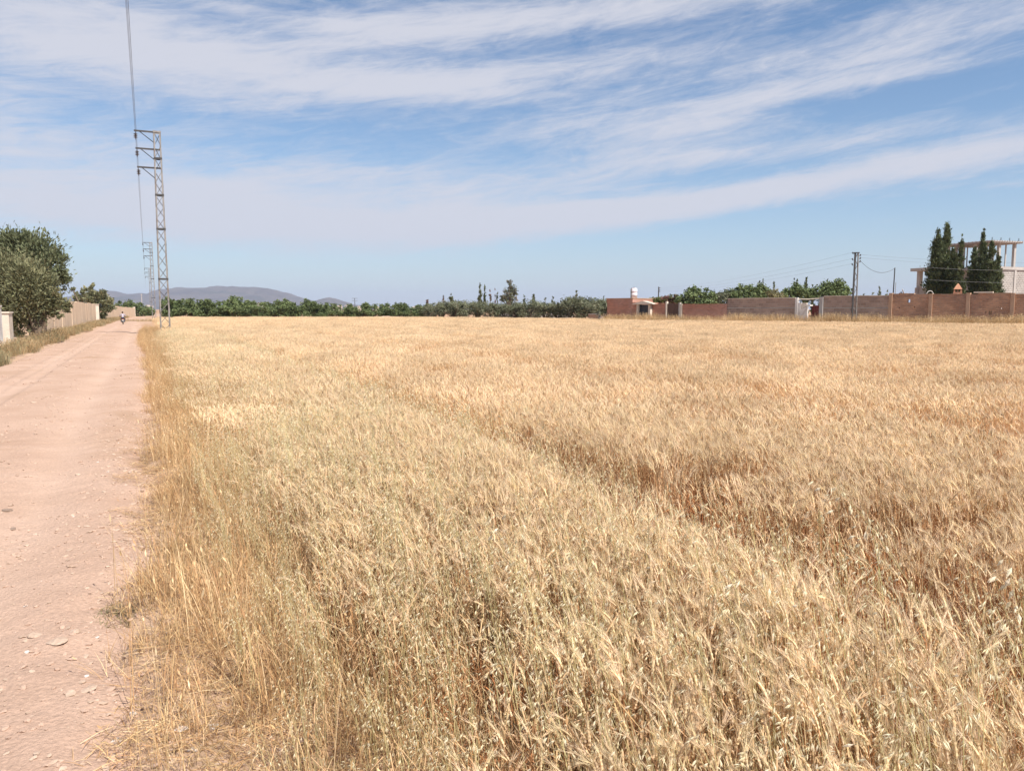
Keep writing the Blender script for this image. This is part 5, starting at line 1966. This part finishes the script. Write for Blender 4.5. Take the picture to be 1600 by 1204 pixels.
def wheat_variant(seed, n, rad, h, lod, k=1.0, awns=12, oats=0.0, square=False, red=False):
    g = random.Random(seed)
    B = MB()
    for i in range(n):
        if square:
            x, y = g.uniform(-rad, rad), g.uniform(-rad, rad)
        else:
            a, q = g.uniform(0, 6.28), rad * math.sqrt(g.random())
            x, y = q * math.cos(a), q * math.sin(a)
        if g.random() < oats:
            oat_plant(B, g, x, y, h * g.uniform(0.85, 1.25), lod, 1.0, None, k)
        else:
            wheat_stalk(B, g, x, y, h * g.uniform(0.80, 1.05), lod, k, awns, red)
    return B.mesh('wheat_clump', False, True)


def grass_variant(seed, n, rad, h, pal, w=0.003, droop=0.6, heads=0.3):
    g = random.Random(seed)
    B = MB()
    for i in range(n):
        a, q = g.uniform(0, 6.28), rad * math.sqrt(g.random())
        x, y = q * math.cos(a), q * math.sin(a)
        b = g.uniform(0, 6.28)
        ln = h * g.uniform(0.4, 1.1)
        d = Vector((math.cos(b), math.sin(b), 0)) * ln * g.uniform(0.05, droop) + WIND * ln * 0.1
        B.col = jit(g.choice(pal), g, 0.2)
        pts = curve_pts((x, y, -0.02), ln * g.uniform(0.6, 1), d, 4)
        B.ribbon(pts, [w, w * .9, w * .7, w * .2], Vector((-math.sin(b), math.cos(b), g.uniform(-.3, .3))).normalized())
        if g.random() < heads:
            B.col = jit(g.choice(pal), g, .2)
            e = (pts[-1] - pts[-2]).normalized()
            s = Vector((-math.sin(b), math.cos(b), 0))
            l2 = g.uniform(0.02, 0.05)
            p = pts[-1]
            B.add([p, p + e * l2 * .5 + s * w * 1.8, p + e * l2, p + e * l2 * .5 - s * w * 1.8], [(0, 1, 2, 3)])
    return B.mesh('grass_tuft', False, True)


def litter_variant(seed, n, rad, pal):
    """Broken straw lying on the soil."""
    g = random.Random(seed)
    B = MB()
    for i in range(n):
        a, q = g.uniform(0, 6.28), rad * math.sqrt(g.random())
        x, y, z = q * math.cos(a), q * math.sin(a), g.uniform(0.002, 0.035)
        b = g.uniform(0, 6.28)
        ln = g.uniform(0.02, 0.14)
        d = Vector((math.cos(b), math.sin(b), g.uniform(-.15, .25))) * ln
        B.col = jit(g.choice(pal), g, .25)
        p = Vector((x, y, z))
        B.ribbon([p, p + d * .5 + Vector((0, 0, .006)), p + d], [0.002, 0.0024, 0.001], Vector((-math.sin(b), math.cos(b), g.uniform(-.6, .6))).normalized())
    return B.mesh('straw_litter', False, True)


DRY = [(0.53, 0.34, 0.175), (0.59, 0.42, 0.23), (0.46, 0.275, 0.14), (0.62, 0.465, 0.265)]
DRYPALE = [(0.62, 0.47, 0.27), (0.56, 0.40, 0.22), (0.66, 0.52, 0.32)]
GREYWEED = [(0.26, 0.25, 0.15), (0.32, 0.28, 0.17), (0.22, 0.22, 0.13), (0.42, 0.31, 0.18)]
BROWNWEED = [(0.40, 0.26, 0.14), (0.33, 0.21, 0.12), (0.48, 0.32, 0.17), (0.28, 0.20, 0.11)]


def cells(y0, y1, step, pad):
    """Jittered grid points over the view wedge between two distances, with margin for a step aside."""
    P = []
    y = y0
    ys = np.arange(y0, y1, step)
    out = []
    for yy in ys:
        xa, xb = -0.70 * max(yy, 0) - pad, 0.70 * max(yy, 0) + pad
        xs = np.arange(xa, xb, step)
        out.append(np.stack([xs, np.full(len(xs), yy)], -1))
    P = np.concatenate(out)
    return P + RNG.uniform(-0.5, 0.5, P.shape) * step


def in_wheat(P, soft=0.18):
    x, y = P[:, 0], P[:, 1]
    s, t = to_road(x, y)
    edge = 0.85 + 0.5 * (fbm(s * 0.9, s * 0 + 4, 3) - 0.5) + 0.25 * smoothstep(s, 25, 45)
    edge = edge + soft * RNG.normal(size=len(x)) * 0.6
    px = 800 + F * x / np.maximum(y, 0.5)
    lim = np.interp(px, [-400, 200, 270, 660, 780, 940, 950, 1600, 1900], [110, 104, 103, 101, 93, 84, 76.3, 52.6, 44.5]) - 0.6
    return (t > edge) & (y < lim)


def thin_at(P):
    """0..1: gaps between drill passes, parallel to the road, and scattered thin places."""
    s, t = to_road(P[:, 0], P[:, 1])
    wob = t + 0.35 * (fbm(s * 0.2, s * 0 + 8, 3) - 0.5)
    r = np.zeros(len(P))
    for c, w, amp, sd in ((2.75, 0.40, 1.0, 1), (6.9, 0.40, .95, 2), (10.9, 0.42, .9, 3), (15, .42, .9, 4), (19.5, .3, .8, 5), (24, .3, .8, 6), (29, .32, .8, 7), (34, .35, .8, 8), (40, .35, .8, 9)):
        on = (0.72 + 0.28 * smoothstep(fbm(s * 0.16 + sd * 7, s * 0 + sd * 3.3, 3), 0.34, 0.54))
        r = np.maximum(r, amp * on * np.exp(-((wob - c) / w) ** 2))
    patch = smoothstep(fbm(P[:, 0] * 0.8, P[:, 1] * 0.8, 4), 0.60, 0.76) * 0.55
    return np.maximum(r, patch)


def build_wheat():
    # near: single stalks in small clumps
    near = [(wheat_variant(900 + k, 15, 0.12, 0.585, 0, 1, 22), M['straw']) for k in range(9)]
    mid = [(wheat_variant(940 + k, 92, 0.31, 0.585, 1, 0.9, 8, 0.03, True), M['straw']) for k in range(6)]
    far = [(wheat_variant(960 + k, 95, 0.56, 0.585, 1, 1.8, 4, 0.0, True), M['straw']) for k in range(5)]
    near += [(wheat_variant(980 + k, 9, 0.12, 0.50, 0, 1, 7, red=True), M['straw']) for k in range(4)]
    mid += [(wheat_variant(990 + k, 58, 0.31, 0.50, 1, 0.9, 2, 0.0, True, True), M['straw']) for k in range(3)]
    P = cells(-1.6, 8.5, 0.128, 2.6)
    D = np.hypot(P[:, 0], P[:, 1]) + RNG.normal(size=len(P)) * 0.5
    th = thin_at(P)
    keep = in_wheat(P) & (D < 7.5) & (D > 1.05) & (RNG.random(len(P)) > th * 0.74 + 0.04)

    def put(name, P, th, var, hvar, label, nred=0):
        n = len(P)
        z = ground_z(P[:, 0], P[:, 1])
        rot = np.stack([RNG.normal(size=n) * .03, RNG.normal(size=n) * .03, RNG.uniform(-1.1, 1.1, n)], -1)
        hs = (1 + hvar * (fbm(P[:, 0] * .35, P[:, 1] * .35, 3) - .5) * 2 + RNG.normal(size=n) * .03) * (1 - 0.22 * th)
        s_, t_ = to_road(P[:, 0], P[:, 1])
        hs = hs * (0.62 + 0.38 * smoothstep(t_, 0.6, 2.2))
        w = RNG.uniform(0.9, 1.1, n)
        return scatter(name, np.column_stack([P, z]), rot, np.stack([w, w, hs], -1), np.where((th > 0.42) & (nred > 0), len(var) - nred + RNG.integers(0, max(nred, 1), n), RNG.integers(0, len(var) - nred, n)), var, label, 'wheat')
    put('wheat_field', P[keep], th[keep], near, 0.05, 'ripe golden bearded wheat standing nearest the camera', 4)
    P = cells(3.5, 50, 0.46, 4.0)
    D = np.hypot(P[:, 0], P[:, 1]) + RNG.normal(size=len(P)) * 0.5
    D2 = D + RNG.normal(size=len(P)) * 1.5
    th = thin_at(P)
    keep = in_wheat(P, 0.3) & (D >= 7.3) & (D2 < 46) & (RNG.random(len(P)) > th * 0.68)
    put('wheat_field', P[keep], th[keep], mid, 0.05, 'pale golden wheat in the middle of the field with thin rows between drill passes', 3)
    P = cells(34, 108, 0.80, 10)
    D2 = P[:, 1] * 0 + np.hypot(P[:, 0], P[:, 1]) + RNG.normal(size=len(P)) * 1.5
    th = thin_at(P)
    keep = in_wheat(P, 0.3) & (D2 >= 45.5) & (RNG.random(len(P)) > th * 0.8)
    put('wheat_field', P[keep], th[keep], far, 0.05, 'pale far part of the wheat field reaching the orchard and the compound walls')


def build_oats():
    g = random.Random(77)
    var = []
    for k in range(7):
        B = MB()
        for i in range(7):
            oat_plant(B, g, g.uniform(-.1, .1), g.uniform(-.1, .1), g.uniform(0.48, 0.74), 0, 0.85)
        var.append((B.mesh('oat_clump', False, True), M['oat']))
    lowv = []
    for k in range(5):
        B = MB()
        for i in range(44):
            oat_plant(B, g, g.uniform(-.28, .28), g.uniform(-.28, .28), g.uniform(0.42, 0.68), 1, 1.0, None, 1.0)
        lowv.append((B.mesh('oat_clump', False, True), M['oat']))

    def place(P, prob):
        x, y = P[:, 0], P[:, 1]
        s, t = to_road(x, y)
        strip = smoothstep(t, 0.18, 0.60) * (1 - smoothstep(t, 2.0, 3.2))
        spots = smoothstep(fbm(x * 0.55 + 40, y * 0.55, 3), 0.56, 0.70) * smoothstep(t, 0.8, 1.2) * (1 - thin_at(P))
        return RNG.random(len(P)) < np.maximum(strip * 0.9, spots * 0.24) * prob
    P = cells(-0.5, 9, 0.17, 2.0)
    D = np.hypot(P[:, 0], P[:, 1])
    P = P[(D < 8) & (D > 1.1)]
    P = P[place(P, 1.0)]
    n = len(P)
    s, t = to_road(P[:, 0], P[:, 1])
    w = RNG.uniform(0.85, 1.15, n) * (0.6 + 0.4 * smoothstep(t, 0.3, 1.5))
    scatter('wild_oats', np.column_stack([P, ground_z(P[:, 0], P[:, 1])]), np.stack([np.zeros(n), np.zeros(n), RNG.uniform(-.8, .8, n)], -1), np.stack([w, w, w], -1),
            RNG.integers(0, len(var), n), var, 'pale wild oats with drooping spikelets mixed into the field edge near the camera', 'wild oats')
    P = cells(4, 46, 0.5, 2.0)
    D = np.hypot(P[:, 0], P[:, 1])
    P = P[(D >= 7.6)]
    s, t = to_road(P[:, 0], P[:, 1])
    P = P[(RNG.random(len(P)) < smoothstep(t, 0.2, .7) * (1 - smoothstep(t, 2.0, 4.2)) * 0.85)]
    n = len(P)
    s, t = to_road(P[:, 0], P[:, 1])
    w = RNG.uniform(0.85, 1.12, n) * (0.6 + 0.4 * smoothstep(t, 0.3, 1.5))
    scatter('wild_oats', np.column_stack([P, ground_z(P[:, 0], P[:, 1])]), np.stack([np.zeros(n), np.zeros(n), RNG.uniform(-.8, .8, n)], -1), np.stack([w, w, w], -1),
            RNG.integers(0, len(lowv), n), lowv, 'strip of pale wild oats along the left margin of the field', 'wild oats')
    # a few conspicuous single plants
    heroes = [(1490, 1120, 0.95, (-0.42, 0.22), 1.35, 'large wild oat plant with a pale drooping panicle leaning left over the wheat at right'),
              (1590, 1195, 0.80, (-0.06, -.05), 1.5, 'wild oat plant with big pale spikelets at the lower right corner of the photo'),
              (1230, 1200, 0.72, (-0.10, 0.05), 1.45, 'wild oat plant with pale hanging spikelets in front of a dark gap at the bottom'),
              (830, 1090, 0.78, (-0.08, 0.1), 1.3, 'upright wild oat plant with white spikelets near the middle of the bottom edge')]
    for i, (px, py, h, ln, big, lab) in enumerate(heroes):
        x, y, z, D = ground_at(px, py)
        e = empty('wild_oat_plant', (x, y, z), 0, lab, 'wild oat', 'single tall wild oat plants')
        gg = random.Random(600 + i)
        B = MB()
        lean = Vector((ln[0], ln[1], 0))
        pts = curve_pts((0, 0, -0.02), h, lean, 8)
        B.col = OATS
        B.tube(pts, [0.0026, 0.0025, 0.0023, 0.002, 0.0017, 0.0013, 0.001, 0.0007], 4, False)
        B.build('stem', M['oat'], e, False, True)
        m_ = 34
        sp = MB()
        bb = MB()
        for j in range(m_):
            u = 0.55 + 0.45 * (j + gg.random()) / m_
            f = u * 7
            q = min(int(f), 6)
            p = pts[q].lerp(pts[q + 1], f - q)
            b_ = gg.uniform(0, 6.28)
            d = Vector((math.cos(b_), math.sin(b_), 0)) + lean.normalized() * 0.7
            l_ = gg.uniform(0.03, 0.10) * (1.3 - u * 0.6)
            q1 = p + d * l_ * .6 + Vector((0, 0, l_ * .5))
            q2 = p + d * l_ + Vector((0, 0, l_ * .1))
            bb.col = OATS
            bb.ribbon([p, q1, q2], [0.001, 0.0009, 0.0008], Vector((-d.y, d.x, 0.3)).normalized())
            hang = (Vector((d.x * .6, d.y * .6, -0.8)) + Vector((gg.uniform(-.3, .3), gg.uniform(-.3, .3), 0))).normalized()
            sl = gg.uniform(0.020, 0.027) * big
            s1 = hang.cross(Vector((gg.uniform(-1, 1), gg.uniform(-1, 1), 0.4))).normalized()
            s3 = hang.cross(s1)
            one = MB()
            for sg in (1, -1):
                one.col = jit((0.80, 0.715, 0.53), gg, .06)
                tip = q2 + hang * sl + s3 * sg * sl * 0.2
                mid = q2 + hang * sl * .45 + s3 * sg * sl * 0.12
                w = s1 * sl * 0.17
                one.add([q2, mid + w, tip, mid - w, mid + s3 * sg * sl * 0.10], [(0, 1, 4), (1, 2, 4), (2, 3, 4), (3, 0, 4)])
            one.build('spikelet', M['oat'], e, False, True)
        bb.build('branch', M['oat'], e, False, True)


def build_verge():
    tuft = [(grass_variant(700 + k, 46, 0.12, 0.30, DRY, 0.0024, 0.8, 0.16), M['weed']) for k in range(7)]
    tall = [(grass_variant(720 + k, 34, 0.12, 0.48, DRY + DRYPALE, 0.0026, 0.6, 0.2), M['weed']) for k in range(5)]
    small = [(grass_variant(740 + k, 40, 0.10, 0.15, BROWNWEED + DRY + DRY, 0.0024, 1.1, 0.1), M['weed']) for k in range(6)]
    lit = [(litter_variant(760 + k, 85, 0.14, DRY + DRYPALE + BROWNWEED), M['weed']) for k in range(4)]
    var = tuft + tall + small + lit
    P = cells(-0.5, 60, 0.125, 1.5)
    s, t = to_road(P[:, 0], P[:, 1])
    P, s, t = P[(t > -1.0) & (t < 1.5)], s[(t > -1.0) & (t < 1.5)], t[(t > -1.0) & (t < 1.5)]
    _, r = road_edges(s)
    u = t - r
    n = len(P)
    patch = fbm(P[:, 0] * 1.6, P[:, 1] * 1.6, 4)
    closeness = 1 - smoothstep(s, 2.6, 4.0)             # the foot of the picture is barer
    dens = smoothstep(u + 0.7 * (patch - .5), -0.08, 0.36) * (1 - 0.62 * closeness * (1 - smoothstep(u, .45, 0.95)))
    dens *= 1 - 0.75 * smoothstep(t, 0.9, 1.5)
    keep = (RNG.random(n) < dens * 0.97) & (np.hypot(P[:, 0], P[:, 1]) > 0.8)
    P, s, t, u, patch, closeness = P[keep], s[keep], t[keep], u[keep], patch[keep], closeness[keep]
    n = len(P)
    rnd = RNG.random(n)
    lowp = np.clip(0.62 - u * 1.1 + 0.45 * closeness, 0.03, 0.9)
    idx = np.where(rnd < lowp, RNG.integers(12, 22, n), np.where(rnd < lowp + (1 - lowp) * .62, RNG.integers(0, 7, n), RNG.integers(7, 12, n)))
    w = RNG.uniform(0.75, 1.2, n)
    scatter('verge_grass', np.column_stack([P, ground_z(P[:, 0], P[:, 1])]), np.stack([np.zeros(n), np.zeros(n), RNG.uniform(0, 6.28, n)], -1), np.stack([w, w, w * RNG.uniform(.8, 1.15, n)], -1), idx, var,
            'dry orange brown grass and straw on the verge between road and wheat', 'dry grass')
    # thin straw litter spread over the near verge and field edge
    P = cells(0.5, 9, 0.13, 1.0)
    s, t = to_road(P[:, 0], P[:, 1])
    k = (t > -0.28) & (t < 3.0)
    P, t = P[k], t[k]
    P = P[RNG.random(len(P)) < 0.05 + 0.9 * smoothstep(t, -0.28, 0.2)]
    n = len(P)
    s, t = to_road(P[:, 0], P[:, 1])
    z = np.maximum(ground_z(P[:, 0], P[:, 1]), road_z(s, t))
    w = RNG.uniform(0.8, 1.2, n)
    scatter('straw_litter', np.column_stack([P, z]), np.stack([np.zeros(n), np.zeros(n), RNG.uniform(0, 6.28, n)], -1), np.stack([w, w, w], -1), RNG.integers(0, 4, n), lit,
            'broken straw lying on the bare soil of the verge', 'straw litter')
    # green grey creeping weeds at the road edge
    gw = [(grass_variant(780 + k, 40, 0.06, 0.05, [(0.20, 0.20, 0.11), (0.25, 0.23, 0.13), (0.34, 0.26, 0.15)], 0.004, 1.6, 0.0), M['weed']) for k in range(3)]
    pts = []
    for px, py, n_, sp in ((165, 960, 7, 0.09), (185, 945, 9, 0.07), (330, 1130, 3, 0.1), (420, 1010, 4, 0.08)):
        x, y, z, D = ground_at(px, py)
        for k_ in range(n_):
            a, b = RNG.normal() * sp, RNG.normal() * sp * .6
            pts.append((x + a, y + b))
    P = np.array(pts)
    n = len(P)
    s, t = to_road(P[:, 0], P[:, 1])
    z = np.maximum(ground_z(P[:, 0], P[:, 1]), road_z(s, t))
    w = RNG.uniform(0.6, 1.3, n)
    scatter('creeping_weed', np.column_stack([P, z]), np.stack([np.zeros(n), np.zeros(n), RNG.uniform(0, 6.28, n)], -1), np.stack([w, w, w], -1), RNG.integers(0, 3, n), gw,
            'low grey green weeds creeping onto the edge of the road', 'weeds')
    # weeds along the left wall
    lw = [(grass_variant(800 + k, 70, 0.24, 0.48, DRYPALE + BROWNWEED + GREYWEED, 0.007, 0.8, 0.5), M['weed']) for k in range(4)] + [(grass_variant(810 + k, 90, 0.26, 0.5, GREYWEED, 0.008, 0.9, 0.2), M['weed']) for k in range(3)]
    S = np.arange(17, 165, 0.20)
    pts, idx = [], []
    for s0 in S:
        for _ in range(5):
            t0 = RNG.uniform(-5.25, -3.75)
            dn = fbm(np.array(s0 * 0.3), np.array(t0 * 1.2), 3)
            if RNG.random() < 1.25 * smoothstep(-t0 + 1.2 * (dn - 0.5), 3.95, 4.5):
                p = road_pt(s0, t0 + float(road_shift(np.array(s0))))
                pts.append(p)
                g_ = 0.8 if s0 < 29 else 0.14
                idx.append(RNG.integers(4, 7) if RNG.random() < g_ * (t0 > -4.9) + .05 else RNG.integers(0, 4))
    P = np.array(pts)
    n = len(P)
    w = RNG.uniform(0.55, 1.15, n) * (0.55 + 0.8 * fbm(P[:, 0] * .7, P[:, 1] * .7, 3))
    scatter('roadside_weeds', np.column_stack([P, ground_z(P[:, 0], P[:, 1])]), np.stack([np.zeros(n), np.zeros(n), RNG.uniform(0, 6.28, n)], -1), np.stack([w, w, w], -1), np.array(idx), lw,
            'dry brown and grey green weeds along the foot of the left wall', 'weeds')
    # tall dry grass at the foot of the compound wall
    cw = [(grass_variant(830 + k, 46, 0.5, 1.35, DRYPALE, 0.016, 0.5, 0.6), M['weed']) for k in range(4)]
    pts = []
    for px in np.arange(955, 1680, 1.1):
        for _ in range(3):
            if RNG.random() < 0.75:
                p = wall_pt(px + RNG.uniform(-1, 1), -RNG.uniform(0.25, 1.5))
                pts.append(p)
    P = np.array(pts)
    n = len(P)
    w = RNG.uniform(0.6, 1.1, n) * (0.7 + 0.6 * fbm(P[:, 0] * .4, P[:, 1] * .4, 3))
    scatter('wall_grass', np.column_stack([P, np.zeros(n)]), np.stack([np.zeros(n), np.zeros(n), RNG.uniform(0, 6.28, n)], -1), np.stack([w, w, w], -1), RNG.integers(0, 4, n), cw,
            'tall pale dry grass along the foot of the compound walls', 'dry grass')
    # dry grass and low scrub on the plain past the orchard and round the trees
    pts = []
    for px in np.arange(190, 960, 1.6):
        for _ in range(2):
            D = float(np.interp(px, [200, 270, 660, 780, 940], [104, 103, 101, 93, 84])) + RNG.uniform(-0.3, 2.5)
            x, y = at(px + RNG.uniform(-2, 2), D)
            pts.append((x, y))
    P = np.array(pts)
    n = len(P)
    w = RNG.uniform(0.4, 0.85, n)
    scatter('field_edge_grass', np.column_stack([P, np.zeros(n)]), np.stack([np.zeros(n), np.zeros(n), RNG.uniform(0, 6.28, n)], -1), np.stack([w, w, w], -1), RNG.integers(0, 4, n), lw[:4],
            'dry brown grass under the orchard at the far edge of the field', 'dry grass')


def build_gravel():
    var = [(stone_mesh(650 + k, 0.55, 1), M['road']) for k in range(4)] + [(stone_mesh(660 + k, 0.45, 1), M['stone']) for k in range(4)] + [(stone_mesh(670 + k, .5, 1), M['stone_pale']) for k in range(1)]
    P, R_ = [], []
    for y0, y1, step, rmin, rmax in ((0.8, 6, 0.021, 0.003, 0.018), (5, 14, 0.046, 0.005, 0.024), (12, 45, 0.13, 0.009, 0.04)):
        Q = cells(y0, y1, step, 1.2)
        s, t = to_road(Q[:, 0], Q[:, 1])
        ok = (t > -4.2) & (t < 0.7)
        Q, s, t = Q[ok], s[ok], t[ok]
        pr = 0.10 + 0.55 * smoothstep(fbm(s * 1.3, t * 2.2, 4), 0.48, 0.68) + 0.25 * smoothstep(t, -0.9, -0.1)
        pr *= 1 - 0.6 * np.exp(-((t + 0.95) / 0.3) ** 2)
        Q = Q[RNG.random(len(Q)) < pr * 0.6]
        P.append(Q)
        R_.append(rmin + (rmax - rmin) * RNG.random(len(Q)) ** 2.6)
    P, r = np.concatenate(P), np.concatenate(R_)
    n = len(P)
    s, t = to_road(P[:, 0], P[:, 1])
    z = np.maximum(ground_z(P[:, 0], P[:, 1]), road_z(s, t)) + r * 0.12
    q = RNG.random(n)
    idx = np.where(q < 0.55, RNG.integers(0, 4, n), np.where(q < 0.985, RNG.integers(4, 8, n), 8))
    scatter('gravel', np.column_stack([P, z]), np.stack([RNG.uniform(-.3, .3, n), RNG.uniform(-.3, .3, n), RNG.uniform(0, 6.28, n)], -1), np.stack([r * RNG.uniform(1, 1.7, n), r, r * RNG.uniform(.7, 1.1, n)], -1), idx, var,
            'small pinkish gravel scattered over the dirt road', 'gravel')


build_wheat()
build_oats()
build_verge()
build_gravel()
